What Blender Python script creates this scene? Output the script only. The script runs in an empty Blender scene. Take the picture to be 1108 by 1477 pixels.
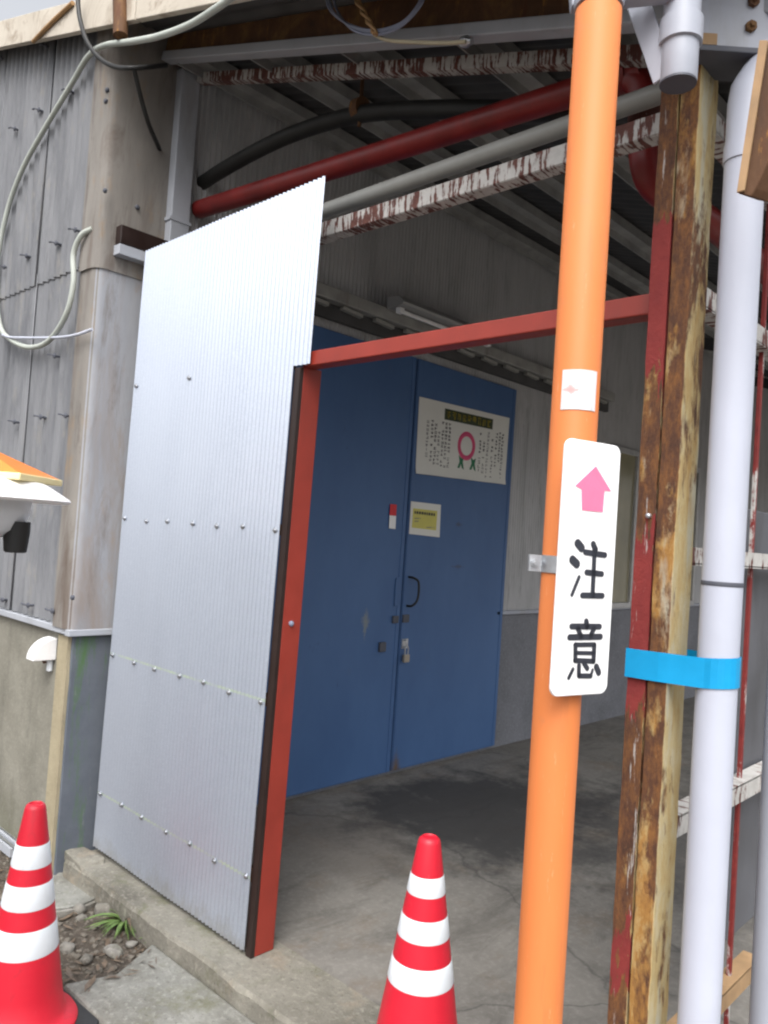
import bpy, bmesh, math, random
from mathutils import Vector, Matrix
random.seed(7)
V = Vector
S = bpy.context.scene
# ---------------------------------------------------------------- camera, sky, sun, exposure
F_PX, YAW, PITCH, ROLL, CAM_H = 1136.0, 0.759, 0.0315, 0.0675, 1.5
PW, PH = 1108.0, 1477.0
fw = V((-math.sin(YAW)*math.cos(PITCH), math.cos(YAW)*math.cos(PITCH), math.sin(PITCH)))
r0 = V((math.cos(YAW), math.sin(YAW), 0)); u0 = r0.cross(fw)
rt = r0*math.cos(ROLL) + u0*math.sin(ROLL); up = -r0*math.sin(ROLL) + u0*math.cos(ROLL)
CAM = V((0, 0, CAM_H))
cd = bpy.data.cameras.new('camera'); cam = bpy.data.objects.new('camera', cd)
S.collection.objects.link(cam)
cam.matrix_world = Matrix(((rt.x, up.x, -fw.x, 0), (rt.y, up.y, -fw.y, 0), (rt.z, up.z, -fw.z, CAM_H), (0, 0, 0, 1)))
cd.sensor_fit = 'VERTICAL'; cd.sensor_height = 36.0; cd.lens = F_PX/PH*36.0
cd.clip_start = 0.05; cd.clip_end = 1000
S.camera = cam

SUN_EL, SUN_AZ = math.radians(55), math.radians(145)   # azimuth measured from +Y clockwise
w = bpy.data.worlds.new('World'); S.world = w; w.use_nodes = True
nt = w.node_tree; bg = nt.nodes['Background']
sky = nt.nodes.new('ShaderNodeTexSky'); sky.sky_type = 'NISHITA'; sky.sun_disc = False
sky.sun_elevation = SUN_EL; sky.sun_rotation = SUN_AZ; sky.air_density = 1.0; sky.dust_density = 6.0
hs = nt.nodes.new('ShaderNodeHueSaturation'); hs.inputs['Saturation'].default_value = 0.20   # cloud cover: nearly colourless sky
nt.links.new(sky.outputs[0], hs.inputs['Color']); nt.links.new(hs.outputs[0], bg.inputs[0])
bg.inputs[1].default_value = 0.15
sl = bpy.data.lights.new('sun', 'SUN'); sl.energy = 0.6; sl.angle = math.radians(40); sl.color = (1.0, .97, .93)
sun = bpy.data.objects.new('sun', sl); S.collection.objects.link(sun)
sd = V((math.sin(SUN_AZ)*math.cos(SUN_EL), math.cos(SUN_AZ)*math.cos(SUN_EL), math.sin(SUN_EL)))
sun.rotation_euler = (-sd).to_track_quat('-Z', 'Y').to_euler()
S.view_settings.view_transform = 'Standard'; S.view_settings.look = 'None'
S.view_settings.gamma = 1.0; S.view_settings.exposure = 1.02; S.view_settings.use_curve_mapping = False
S.cycles.filter_width = 2.2
S.cycles.max_bounces = 10; S.cycles.diffuse_bounces = 6
# ---------------------------------------------------------------- pixel helpers (direction only; a plane gives the distance)
def ray(x, y): return (fw*F_PX + rt*(x-PW/2) - up*(y-PH/2)).normalized()
def P(x, y, ax, val):
    d = ray(x, y); return CAM + d*((val-CAM[ax])/d[ax])
def PX(x, y, v): return P(x, y, 0, v)
def PY(x, y, v): return P(x, y, 1, v)
def PZ(x, y, v): return P(x, y, 2, v)
# ---------------------------------------------------------------- materials
def lin(c): return (*[(v/255/12.92 if v/255 <= .04045 else ((v/255+.055)/1.055)**2.4) for v in c], 1)
class NB:
    def __init__(s, name):
        s.m = bpy.data.materials.new(name); s.m.use_nodes = True; s.t = s.m.node_tree; s.b = s.t.nodes['Principled BSDF']
        g = s.t.nodes.new('ShaderNodeNewGeometry'); s.pos = g.outputs['Position']
    def n(s, k, **kw):
        o = s.t.nodes.new(k)
        for a, v in kw.items(): setattr(o, a, v)
        return o
    def l(s, a, b): s.t.links.new(a, b)
    def noise(s, scale=5, detail=5, rough=.6, st=(1, 1, 1), dist=0, off=(0, 0, 0)):
        mp = s.n('ShaderNodeMapping'); mp.inputs['Scale'].default_value = st; mp.inputs['Location'].default_value = off
        s.l(s.pos, mp.inputs[0]); x = s.n('ShaderNodeTexNoise')
        x.inputs['Scale'].default_value = scale; x.inputs['Detail'].default_value = detail
        x.inputs['Roughness'].default_value = rough; x.inputs['Distortion'].default_value = dist
        s.l(mp.outputs[0], x.inputs['Vector']); return x.outputs['Fac']
    def ramp(s, f, stops, mode='LINEAR'):
        r = s.n('ShaderNodeValToRGB'); r.color_ramp.interpolation = mode; e = r.color_ramp.elements
        while len(e) < len(stops): e.new(.5)
        for q, (p, c) in zip(e, stops):
            q.position = p; q.color = c if len(c) == 4 else (*c, 1)
        s.l(f, r.inputs[0]); return r.outputs[0]
    def mask(s, f, a, b): return s.ramp(f, [(a, (0, 0, 0)), (b, (1, 1, 1))])
    def mix(s, f, a, b, mode='MIX'):
        x = s.n('ShaderNodeMix', data_type='RGBA', blend_type=mode)
        if isinstance(f, (int, float)): x.inputs[0].default_value = f
        else: s.l(f, x.inputs[0])
        for i, v in ((6, a), (7, b)):
            if isinstance(v, tuple): x.inputs[i].default_value = v if len(v) == 4 else (*v, 1)
            else: s.l(v, x.inputs[i])
        return x.outputs[2]
    def math(s, op, a, b=None, c=None):
        x = s.n('ShaderNodeMath', operation=op)
        for i, v in enumerate((a, b, c)):
            if v is None: continue
            if isinstance(v, (int, float)): x.inputs[i].default_value = v
            else: s.l(v, x.inputs[i])
        return x.outputs[0]
    def axis(s, i):
        x = s.n('ShaderNodeSeparateXYZ'); s.l(s.pos, x.inputs[0]); return x.outputs[i]
    def done(s, col=None, rough=.6, metal=0, bump=None, bs=.3, bd=.01, spec=None):
        if col is not None:
            if isinstance(col, tuple): s.b.inputs['Base Color'].default_value = col if len(col) == 4 else (*col, 1)
            else: s.l(col, s.b.inputs['Base Color'])
        if isinstance(rough, (int, float)): s.b.inputs['Roughness'].default_value = rough
        else: s.l(rough, s.b.inputs['Roughness'])
        s.b.inputs['Metallic'].default_value = metal
        if spec is not None: s.b.inputs['Specular IOR Level'].default_value = spec
        if bump is not None:
            b = s.n('ShaderNodeBump'); b.inputs['Strength'].default_value = bs; b.inputs['Distance'].default_value = bd
            s.l(bump, b.inputs['Height']); s.l(b.outputs[0], s.b.inputs['Normal'])
        return s.m
def plain(name, c, rough=.5, metal=0, var=.15, scale=9, bump=.1, dirt=None):
    b = NB(name); f = b.noise(scale, 6)
    lo = tuple(v*(1-var) for v in c[:3]); hi = tuple(min(1, v*(1+var)) for v in c[:3])
    col = b.ramp(f, [(.3, lo), (.7, hi)])
    if dirt:
        g = b.noise(scale*.7, 8, .7, (1, 1, .25), off=(3, 1, 2)); col = b.mix(b.mask(g, .55, .75), col, dirt)
    r = b.ramp(b.noise(scale*2, 4), [(.3, (rough*.85,)*3), (.7, (min(1, rough*1.15),)*3)])
    return b.done(col, r, metal, b.noise(scale*8, 4), bump, .004)
MT = {}
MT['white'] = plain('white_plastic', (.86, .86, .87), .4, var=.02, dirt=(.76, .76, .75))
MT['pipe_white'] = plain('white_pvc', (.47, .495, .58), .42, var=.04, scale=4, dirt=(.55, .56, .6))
MT['red_paint'] = plain('red_paint', (.27, .032, .020), .45, var=.12, dirt=(.20, .03, .02))
MT['brown_trim'] = plain('dark_brown_trim', (.022, .012, .010), .4, var=.2)
MT['red_pipe'] = plain('red_pipe_paint', (.19, .013, .012), .42, var=.25, dirt=(.11, .012, .01))
MT['grey_pipe'] = plain('grey_pvc', (.33, .33, .31), .4, var=.08)
MT['black'] = plain('black_rubber', (.012, .012, .012), .55, var=.3)
MT['black_pipe'] = plain('black_insulation', (.016, .016, .015), .6, var=.4)
MT['conduit'] = plain('pale_green_conduit', (.43, .46, .42), .5, var=.08, dirt=(.3, .32, .28))
MT['grey_steel'] = plain('grey_painted_steel', (.38, .40, .44), .45, var=.07, scale=5, dirt=(.27, .27, .27))
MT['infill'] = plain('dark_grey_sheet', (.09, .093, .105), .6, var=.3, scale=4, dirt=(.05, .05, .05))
MT['galv'] = plain('galvanised_steel', (.55, .57, .6), .35, .85, var=.12, scale=30)
MT['grey_lav'] = plain('pale_grey_paint', (.37, .39, .45), .4, var=.06, scale=5, dirt=(.28, .28, .28))
MT['darkcap'] = plain('dark_grey_cap', (.075, .08, .10), .6, var=.1)
MT['tape'] = plain('blue_tape', (.003, .30, .60), .4, var=.10)
def _cone():
    b = NB('cone_red_plastic'); col = b.ramp(b.noise(6, 6), [(.3, (.52, .008, .025)), (.7, (.60, .011, .03))])
    g = b.noise(18, 9, .8, (1, 1, .5), 1.0); col = b.mix(b.math('MULTIPLY', b.mask(g, .56, .72), .55), col, (.30, .02, .03))
    h = b.noise(45, 8, .8, (1, 1, .3), off=(4, 4, 4)); col = b.mix(b.math('MULTIPLY', b.mask(h, .62, .70), .5), col, (.60, .12, .13))
    return b.done(col, .45, 0, g, .1, .003)
MT['cone_red'] = _cone()
MT['cone_white'] = plain('reflective_white_band', (.70, .74, .78), .45, var=.05, scale=14, dirt=(.54, .56, .57))
MT['screw'] = plain('screw_head', (.50, .51, .53), .3, .9, var=.1)
MT['paper'] = plain('poster_paper', (.72, .72, .68), .5, var=.03, scale=4)
MT['ink'] = plain('print_ink', (.035, .035, .04), .6)
MT['ink_grey'] = plain('print_ink_grey', (.2, .2, .2), .6)
MT['sign_ink'] = plain('sign_ink', (.03, .033, .045), .45)
MT['pink'] = plain('pink_arrow', (.84, .19, .34), .4, var=.05, scale=20)
MT['ring_pink'] = plain('pink_ring_print', (.62, .06, .17), .5)
MT['green_ink'] = plain('green_print', (.012, .16, .07), .5)
MT['title_green'] = plain('dark_green_band', (.03, .045, .015), .5)
MT['title_yellow'] = plain('title_yellow', (.30, .24, .02), .5)
MT['yellow'] = plain('yellow_note', (.60, .55, .14), .6, var=.06)
MT['red_tag'] = plain('red_tag', (.66, .02, .03), .4)
MT['brass'] = plain('padlock_brass', (.42, .38, .32), .35, .6)
MT['orange_top'] = plain('orange_plastic', (.72, .20, .03), .5)
MT['cream_edge'] = plain('cream_edge', (.80, .70, .38), .5, var=.05)
MT['wire_blue'] = plain('grey_blue_wire', (.20, .22, .30), .45)
MT['wire_tan'] = plain('tan_wire', (.36, .21, .09), .5)
MT['wire_cream'] = plain('cream_wire', (.45, .40, .28), .5)
MT['purlin'] = plain('grey_purlin', (.27, .27, .265), .6, var=.25)
MT['rail'] = plain('grey_rail', (.30, .30, .29), .5, var=.2, dirt=(.15, .13, .11))
MT['lampbody'] = plain('lamp_fixture_enamel', (.30, .30, .30), .4, var=.08)
MT['winframe'] = plain('aluminium_frame', (.5, .5, .5), .4, .5)
def _orange():
    b = NB('orange_guard_tube'); f = b.noise(3, 5, .6, (1, 1, .3))
    col = b.ramp(f, [(.3, (.56, .165, .046)), (.7, (.64, .205, .065))])
    sc = b.noise(14, 8, .75, (1, 1, .12)); col = b.mix(b.math('MULTIPLY', b.mask(sc, .56, .70), .6), col, (.44, .14, .05)); g = b.noise(9, 9, .8, (1, 1, .6), .8, (3, 3, 3)); col = b.mix(b.math('MULTIPLY', b.mask(g, .58, .70), .35), col, (.36, .16, .09)); q = b.noise(70, 6, .8, (1, 1, .15), off=(1, 6, 1)); col = b.mix(b.math('MULTIPLY', b.mask(q, .62, .68), .5), col, (.70, .33, .18))
    return b.done(col, .55, 0, b.noise(60, 3), .05, .002, .3)
MT['orange'] = _orange()
def _panel():
    b = NB('zinc_alloy_sheet'); f = b.noise(2.5, 6, .6, (1, 1, .4))
    col = b.ramp(f, [(.3, (.44, .485, .57)), (.7, (.49, .535, .62))])
    sp = b.noise(160, 2); col = b.mix(b.mask(sp, .4, .7), col, (.52, .565, .65))
    z = b.axis(2)
    for zc in (.894, .27):
        d = b.math('ABSOLUTE', b.math('SUBTRACT', z, zc)); k = b.math('LESS_THAN', d, .005)
        k = b.math('MULTIPLY', k, b.mask(b.noise(9, 4), .35, .55)); col = b.mix(b.math('MULTIPLY', k, .55), col, (.62, .74, .50))
    r = b.ramp(b.noise(4, 5, .6, (1, 1, .3), off=(2, 5, 1)), [(.3, (.38,)*3), (.7, (.43,)*3)])
    mud = b.ramp(b.math('ADD', z, b.math('MULTIPLY', b.noise(14, 8, .8, (1, 1, .5)), .30)), [(.16, (1, 1, 1)), (.24, (0, 0, 0))])
    col = b.mix(b.math('MULTIPLY', mud, .45), col, (.30, .28, .24))
    return b.done(col, r, .70, sp, .04, .001)
MT['panel'] = _panel()
def _slate(name, a, c2, stain, warm):
    b = NB(name); f = b.noise(7, 8, .65, (1, 1, .25)); col = b.ramp(f, [(.28, a), (.72, c2)])
    g = b.noise(3.2, 7, .7, (1.6, 1.6, .28), 1.0, off=(4, 2, 0)); col = b.mix(b.mask(g, .48, .68), col, stain)
    h = b.noise(11, 8, .75, (1, 1, .35), off=(9, 0, 3)); col = b.mix(b.mask(h, .56, .74), col, warm)
    d = b.noise(5, 9, .78, (1.5, 1.5, .22), .6, (7, 3, 5)); col = b.mix(b.math('MULTIPLY', b.mask(d, .54, .66), .6), col, tuple(v*.62 for v in stain))
    return b.done(col, .85, 0, b.noise(70, 6, .7), .35, .003)
MT['slate'] = _slate('slate_sheet', (.145, .15, .163), (.215, .22, .233), (.115, .12, .132), (.23, .22, .20))
MT['trim'] = _slate('stained_corner_trim', (.17, .158, .145), (.26, .242, .22), (.115, .085, .068), (.25, .18, .115))
MT['trim_grey'] = _slate('grey_corner_trim', (.26, .27, .295), (.345, .355, .38), (.26, .225, .205), (.29, .24, .205))
MT['sidewall'] = _slate('side_wall_siding', (.42, .422, .432), (.50, .502, .512), (.37, .37, .376), (.50, .49, .47))
def _conc(name, a, c2, dark, moss=None, bscale=.5, warm=None):
    b = NB(name); f = b.noise(4, 9, .7); col = b.ramp(f, [(.28, a), (.72, c2)])
    g = b.noise(2.1, 8, .68, off=(4, 7, 1)); col = b.mix(b.mask(g, .46, .66), col, dark)
    s = b.noise(45, 6, .7); col = b.mix(b.math('MULTIPLY', b.mask(s, .52, .66), .5), col, tuple(v*1.35 for v in c2))
    s2 = b.noise(60, 5, .7, off=(7, 7, 7)); col = b.mix(b.math('MULTIPLY', b.mask(s2, .57, .68), .6), col, tuple(v*.55 for v in dark))
    if warm: col = b.mix(b.mask(b.noise(5, 7, .7, off=(1, 8, 3)), .55, .72), col, warm)
    if moss: col = b.mix(b.math('MULTIPLY', b.mask(b.noise(6, 8, .75, off=(2, 2, 9)), .54, .7), .8), col, moss)
    h = b.math('ADD', b.noise(25, 8, .7), b.math('MULTIPLY', s, .5))
    return b.done(col, .88, 0, h, bscale, .012)
def _floor():
    b = NB('passage_concrete'); f = b.noise(2.5, 9, .7); col = b.ramp(f, [(.28, (.135, .127, .115)), (.72, (.235, .222, .20))])
    col = b.mix(b.mask(b.noise(3.3, 8, .7, off=(1, 8, 3)), .52, .7), col, (.17, .14, .11))
    s1 = b.noise(40, 7, .75); col = b.mix(b.math('MULTIPLY', b.mask(s1, .5, .68), .35), col, (.30, .29, .27))
    sw = b.noise(5, 9, .75, (1, .35, 1), 1.2, (6, 2, 0)); col = b.mix(b.math('MULTIPLY', b.mask(sw, .5, .66), .6), col, (.08, .074, .066))
    vo = b.n('ShaderNodeTexVoronoi', feature='DISTANCE_TO_EDGE'); vo.inputs['Scale'].default_value = .55; wp = b.n('ShaderNodeVectorMath', operation='ADD'); wn_ = b.n('ShaderNodeTexNoise'); wn_.inputs['Scale'].default_value = 3; wn_.inputs['Detail'].default_value = 8; b.l(b.pos, wn_.inputs['Vector']); ws = b.n('ShaderNodeVectorMath', operation='SCALE'); ws.inputs['Scale'].default_value = .35; b.l(wn_.outputs['Color'], ws.inputs[0]); b.l(b.pos, wp.inputs[0]); b.l(ws.outputs[0], wp.inputs[1]); b.l(wp.outputs[0], vo.inputs['Vector'])
    col = b.mix(b.math('MULTIPLY', b.ramp(vo.outputs['Distance'], [(.0, (1, 1, 1)), (.006, (0, 0, 0))]), .6), col, (.045, .042, .04))
    x, y = b.axis(0), b.axis(1)   # darker patches in the floor colour, with a ragged outline
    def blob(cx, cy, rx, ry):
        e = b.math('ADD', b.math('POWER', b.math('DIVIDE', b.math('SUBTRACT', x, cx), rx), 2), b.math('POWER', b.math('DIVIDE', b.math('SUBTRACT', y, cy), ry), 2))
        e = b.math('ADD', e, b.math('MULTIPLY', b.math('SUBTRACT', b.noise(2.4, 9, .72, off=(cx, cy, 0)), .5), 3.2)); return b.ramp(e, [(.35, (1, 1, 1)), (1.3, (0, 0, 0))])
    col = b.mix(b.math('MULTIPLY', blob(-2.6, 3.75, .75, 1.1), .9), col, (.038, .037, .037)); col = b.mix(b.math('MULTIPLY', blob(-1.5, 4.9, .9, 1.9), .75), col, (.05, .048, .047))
    col = b.mix(b.math('MULTIPLY', blob(-2.75, 2.8, .5, .35), .45), col, (.13, .115, .10))
    return b.done(col, .8, 0, b.math('ADD', b.noise(25, 8, .7), b.math('MULTIPLY', s1, .4)), .25, .01)
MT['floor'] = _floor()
MT['kerb'] = _conc('kerb_concrete', (.17, .16, .132), (.255, .242, .205), (.105, .097, .078), (.10, .105, .05), .7, (.26, .215, .16))
MT['pave'] = _conc('pavement_concrete', (.17, .17, .155), (.27, .27, .245), (.12, .115, .095), (.12, .12, .07), .7)
MT['asphalt'] = _conc('yard_asphalt', (.05, .05, .05), (.09, .09, .088), (.035, .035, .035))
MT['plinth_side'] = _conc('grey_painted_plinth', (.165, .17, .19), (.205, .21, .232), (.135, .14, .155), None, .12)
MT['stone'] = _conc('rubble_stone', (.17, .16, .14), (.27, .26, .235), (.12, .11, .09), (.10, .10, .05), .6)
MT['rubble'] = _conc('soil_rubble', (.11, .095, .075), (.20, .18, .15), (.075, .065, .05), None, .5)
def _plinth():
    b = NB('mortar_plinth'); f = b.noise(5, 9, .7); col = b.ramp(f, [(.28, (.175, .165, .135)), (.72, (.255, .245, .205))])
    g = b.noise(2.6, 8, .7, (1, 1, .35), off=(4, 7, 1)); col = b.mix(b.mask(g, .48, .68), col, (.12, .115, .092))
    z = b.axis(2); low = b.ramp(b.math('ADD', z, b.math('MULTIPLY', b.noise(3.5, 6, .7), .5)), [(.15, (1, 1, 1)), (.42, (0, 0, 0))])
    col = b.mix(b.math('MULTIPLY', low, .5), col, (.095, .095, .05))
    s = b.noise(55, 6, .7); col = b.mix(b.math('MULTIPLY', b.mask(s, .55, .7), .4), col, (.36, .34, .30))
    return b.done(col, .9, 0, b.noise(30, 8, .7), .45, .01)
MT['plinth'] = _plinth()
def _plinth_dark():
    b = NB('painted_plinth_moss'); f = b.noise(5, 8, .7); col = b.ramp(f, [(.3, (.085, .098, .12)), (.7, (.125, .14, .165))])
    g = b.noise(7, 8, .8, (1, 2, .3), off=(3, 3, 3)); col = b.mix(b.mask(g, .52, .66), col, (.075, .145, .06))
    g2 = b.noise(9, 8, .8, (1, 2, .4), off=(5, 1, 3)); col = b.mix(b.mask(g2, .6, .7), col, (.20, .21, .2))
    return b.done(col, .8, 0, b.noise(40, 6), .2, .006)
MT['plinth_moss'] = _plinth_dark()
def _buff():
    b = NB('buff_mortar'); f = b.noise(9, 9, .7, (1, 1, .5)); col = b.ramp(f, [(.28, (.27, .23, .15)), (.72, (.38, .33, .225))])
    g = b.noise(6, 8, .75, (1, 1, .4), off=(2, 7, 1)); col = b.mix(b.mask(g, .54, .68), col, (.21, .185, .125))
    return b.done(col, .9, 0, b.noise(40, 8, .7), .5, .008)
MT['buff'] = _buff()
def _door():
    b = NB('blue_door_paint'); f = b.noise(2.2, 7, .65, (1, 1, .5)); col = b.ramp(f, [(.3, (.048, .110, .255)), (.7, (.066, .142, .31))])
    g = b.noise(5, 9, .78, (1, 1, .6), off=(3, 8, 1)); col = b.mix(b.math('MULTIPLY', b.mask(g, .6, .76), .5), col, (.09, .12, .17))
    h = b.noise(8, 8, .8, (1, 1, .5), off=(11, 2, 4)); col = b.mix(b.math('MULTIPLY', b.mask(h, .64, .72), .5), col, (.02, .03, .06))
    z = b.axis(2); y = b.axis(1)   # rust at the foot of the meeting stiles, scuffs with their own shape
    d = b.math('ADD', b.math('MULTIPLY', b.math('ABSOLUTE', b.math('SUBTRACT', y, 3.79)), 2.5), b.math('ABSOLUTE', b.math('SUBTRACT', z, .02)))
    d = b.math('ADD', d, b.math('MULTIPLY', b.noise(16, 7, .8), .25)); col = b.mix(b.ramp(d, [(.16, (1, 1, 1)), (.30, (0, 0, 0))]), col, (.12, .08, .05))
    for (yc, zc, sy, sz, c) in ((3.43, .98, 7, 2.6, (.26, .27, .22)), (4.30, 1.33, 3.2, 14, (.05, .055, .075)), (4.28, 1.62, 5, 12, (.05, .055, .075))):
        e = b.math('ADD', b.math('MULTIPLY', b.math('ABSOLUTE', b.math('SUBTRACT', y, yc)), sy), b.math('MULTIPLY', b.math('ABSOLUTE', b.math('SUBTRACT', z, zc)), sz))
        e = b.math('ADD', e, b.math('MULTIPLY', b.noise(30, 6, .8), .75)); col = b.mix(b.math('MULTIPLY', b.ramp(e, [(.42, (1, 1, 1)), (.66, (0, 0, 0))]), .7), col, c)
    return b.done(col, .5, 0, b.noise(12, 6, .7), .08, .01)
MT['door'] = _door()
def _peel(name, st, thr=.47, lo=(.075, .025, .02), hi=(.16, .06, .045)):
    b = NB(name); f = b.noise(1, 6, .6, st); f2 = b.noise(5, 8, .75, off=(3, 3, 3))
    base = b.ramp(b.noise(30, 6, .7), [(.3, lo), (.7, hi)])
    k = b.math('ADD', b.math('MULTIPLY', f, .55), b.math('MULTIPLY', f2, .45))
    col = b.mix(b.mask(k, thr, thr+.035), base, b.ramp(b.noise(20, 5), [(.3, (.42, .41, .39)), (.7, (.56, .55, .53))]))
    return b.done(col, .75, 0, k, .5, .004)
MT['peel_x'] = _peel('peeling_paint_along_x', (70, 12, 10), .485); MT['peel_y'] = _peel('peeling_paint_along_y', (12, 55, 9), .46)
MT['peel_red'] = _peel('peeling_red_upright', (20, 20, 2.6), .53, (.14, .012, .012), (.23, .025, .02))
MT['peel_z'] = _peel('peeling_paint_upright', (30, 30, 3), .56)
def _rust(name, cols, thr, st=(14, 14, 1.6), top=None):
    b = NB(name); f = b.noise(1, 9, .68, st, .6); col = b.ramp(f, cols)
    g = b.noise(1, 8, .7, (40, 40, 7), off=(5, 5, 5)); col = b.mix(b.mask(g, .55, .68), col, (.10, .036, .013))
    h = b.noise(1, 8, .75, (22, 22, 6), off=(1, 9, 2)); col = b.mix(b.mask(h, .58, .66), col, (.33, .155, .03))
    if top:
        z = b.axis(2); k = b.math('ADD', z, b.math('MULTIPLY', b.math('SUBTRACT', b.noise(1, 7, .7, (25, 25, 4)), .5), .55))
        for a, c in top: col = b.mix(b.math('MULTIPLY', b.math('GREATER_THAN', k, a), b.math('LESS_THAN', k, c)), col, b.ramp(b.noise(12, 6), [(.3, (.20, .022, .02)), (.7, (.27, .035, .03))]))
    return b.done(col, .8, 0, b.noise(1, 8, .7, (70, 70, 25)), .6, .004)
def _column(name, bias, red):
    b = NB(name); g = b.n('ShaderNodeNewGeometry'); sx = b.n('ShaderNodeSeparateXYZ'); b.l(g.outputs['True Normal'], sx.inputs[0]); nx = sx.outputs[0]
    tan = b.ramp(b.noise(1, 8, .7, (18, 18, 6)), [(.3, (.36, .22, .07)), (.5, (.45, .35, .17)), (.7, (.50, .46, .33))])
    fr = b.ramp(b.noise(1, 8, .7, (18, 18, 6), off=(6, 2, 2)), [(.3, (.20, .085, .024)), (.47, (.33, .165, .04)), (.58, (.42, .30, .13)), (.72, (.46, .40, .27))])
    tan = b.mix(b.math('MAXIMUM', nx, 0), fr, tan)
    pale = b.noise(1, 7, .62, (16, 16, 2.6), .4, (4, 4, 4)); tan = b.mix(b.math('MULTIPLY', b.mask(pale, .53, .64), .75), tan, (.42, .42, .345))
    rust = b.ramp(b.noise(1, 10, .78, (40, 40, 14)), [(.3, (.035, .016, .011)), (.45, (.085, .034, .016)), (.58, (.16, .065, .02)), (.72, (.27, .12, .028))])
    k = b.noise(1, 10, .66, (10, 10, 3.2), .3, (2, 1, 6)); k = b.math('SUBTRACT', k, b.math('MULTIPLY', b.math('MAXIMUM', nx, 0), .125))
    k2 = b.noise(1, 10, .7, (34, 34, 16), .3, (8, 1, 2)); k = b.math('ADD', b.math('MULTIPLY', k, .75), b.math('MULTIPLY', k2, .25))
    m = b.mask(k, bias-.02, bias+.04); col = b.mix(m, tan, rust)
    if red:
        z = b.axis(2); q = b.math('ADD', z, b.math('MULTIPLY', b.math('SUBTRACT', b.noise(1, 7, .7, (25, 25, 4)), .5), .7)); pr_ = b.ramp(b.noise(12, 6), [(.3, (.17, .018, .018)), (.7, (.24, .03, .026))])
        sp = b.mask(b.noise(1, 9, .75, (45, 45, 16), off=(3, 3, 3)), .60, .64)
        for a, c in ((1.87, 2.30), (1.16, 1.52), (.50, .60)):
            w_ = b.math('MULTIPLY', b.math('GREATER_THAN', q, a), b.math('LESS_THAN', q, c)); w_ = b.math('MULTIPLY', w_, b.math('SUBTRACT', 1, sp)); col = b.mix(w_, col, pr_)
        e = b.math('MULTIPLY', b.mask(b.noise(1, 8, .7, (60, 60, 5), off=(1, 2, 8)), .62, .66), .8); col = b.mix(e, col, (.46, .44, .42))
    h = b.math('ADD', b.math('MULTIPLY', m, -.5), b.noise(1, 8, .75, (80, 80, 60)))
    return b.done(col, .85, 0, h, .8, .004)
MT['rust_tan'] = _column('rust_over_cream_paint', .455, False); MT['rust_red'] = _column('rust_and_red_primer', .40, True)
MT['rust_dark'] = _rust('dark_rust', [(.3, (.05, .024, .014)), (.5, (.12, .055, .024)), (.65, (.22, .12, .035)), (.8, (.30, .23, .11))], .5, (5, 5, 5))
MT['rust_plank'] = _rust('rusty_brown_steel', [(.3, (.06, .028, .014)), (.55, (.12, .055, .022)), (.75, (.22, .11, .04))], .5)
MT['tan_edge'] = plain('tan_worn_edge', (.36, .23, .12), .7, var=.2, scale=14, dirt=(.25, .14, .07))
def _fascia():
    b = NB('cream_fascia'); f = b.noise(4, 8, .7); col = b.ramp(f, [(.3, (.46, .41, .34)), (.7, (.58, .53, .45))])
    g = b.noise(3, 8, .7, (1.5, 1, 1.5), 1.5, (2, 2, 2)); col = b.mix(b.math('MULTIPLY', b.mask(g, .53, .66), .75), col, (.27, .21, .155))
    return b.done(col, .75, 0, b.noise(30, 6), .25, .005)
MT['fascia'] = _fascia()
MT['roofsheet'] = plain('dark_roof_sheet', (.065, .065, .067), .7, var=.25)
MT['rooftop'] = plain('weathered_roof', (.22, .21, .2), .8, var=.2)
def _dirt():
    b = NB('bare_soil'); f = b.noise(6, 10, .75); col = b.ramp(f, [(.3, (.05, .04, .03)), (.5, (.09, .072, .054)), (.72, (.15, .125, .098))])
    g = b.noise(40, 8, .75); col = b.mix(b.mask(g, .52, .66), col, (.24, .21, .175))
    return b.done(col, .95, 0, b.math('ADD', b.noise(18, 10, .75), b.math('MULTIPLY', g, .6)), .9, .03)
MT['dirt'] = _dirt()
def _leaf(name, a, c):
    b = NB(name); col = b.ramp(b.noise(30, 4), [(.3, a), (.7, c)]); m = b.done(col, .55); return m
MT['leaf'] = _leaf('weed_leaf', (.07, .13, .03), (.16, .24, .07)); MT['leaf_dry'] = _leaf('dry_leaf', (.075, .05, .032), (.17, .125, .085))
def _glass():
    b = NB('window_pane'); col = b.ramp(b.noise(2, 3), [(.3, (.20, .185, .12)), (.7, (.29, .265, .17))]); return b.done(col, .15, 0)
MT['glass'] = _glass()
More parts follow.
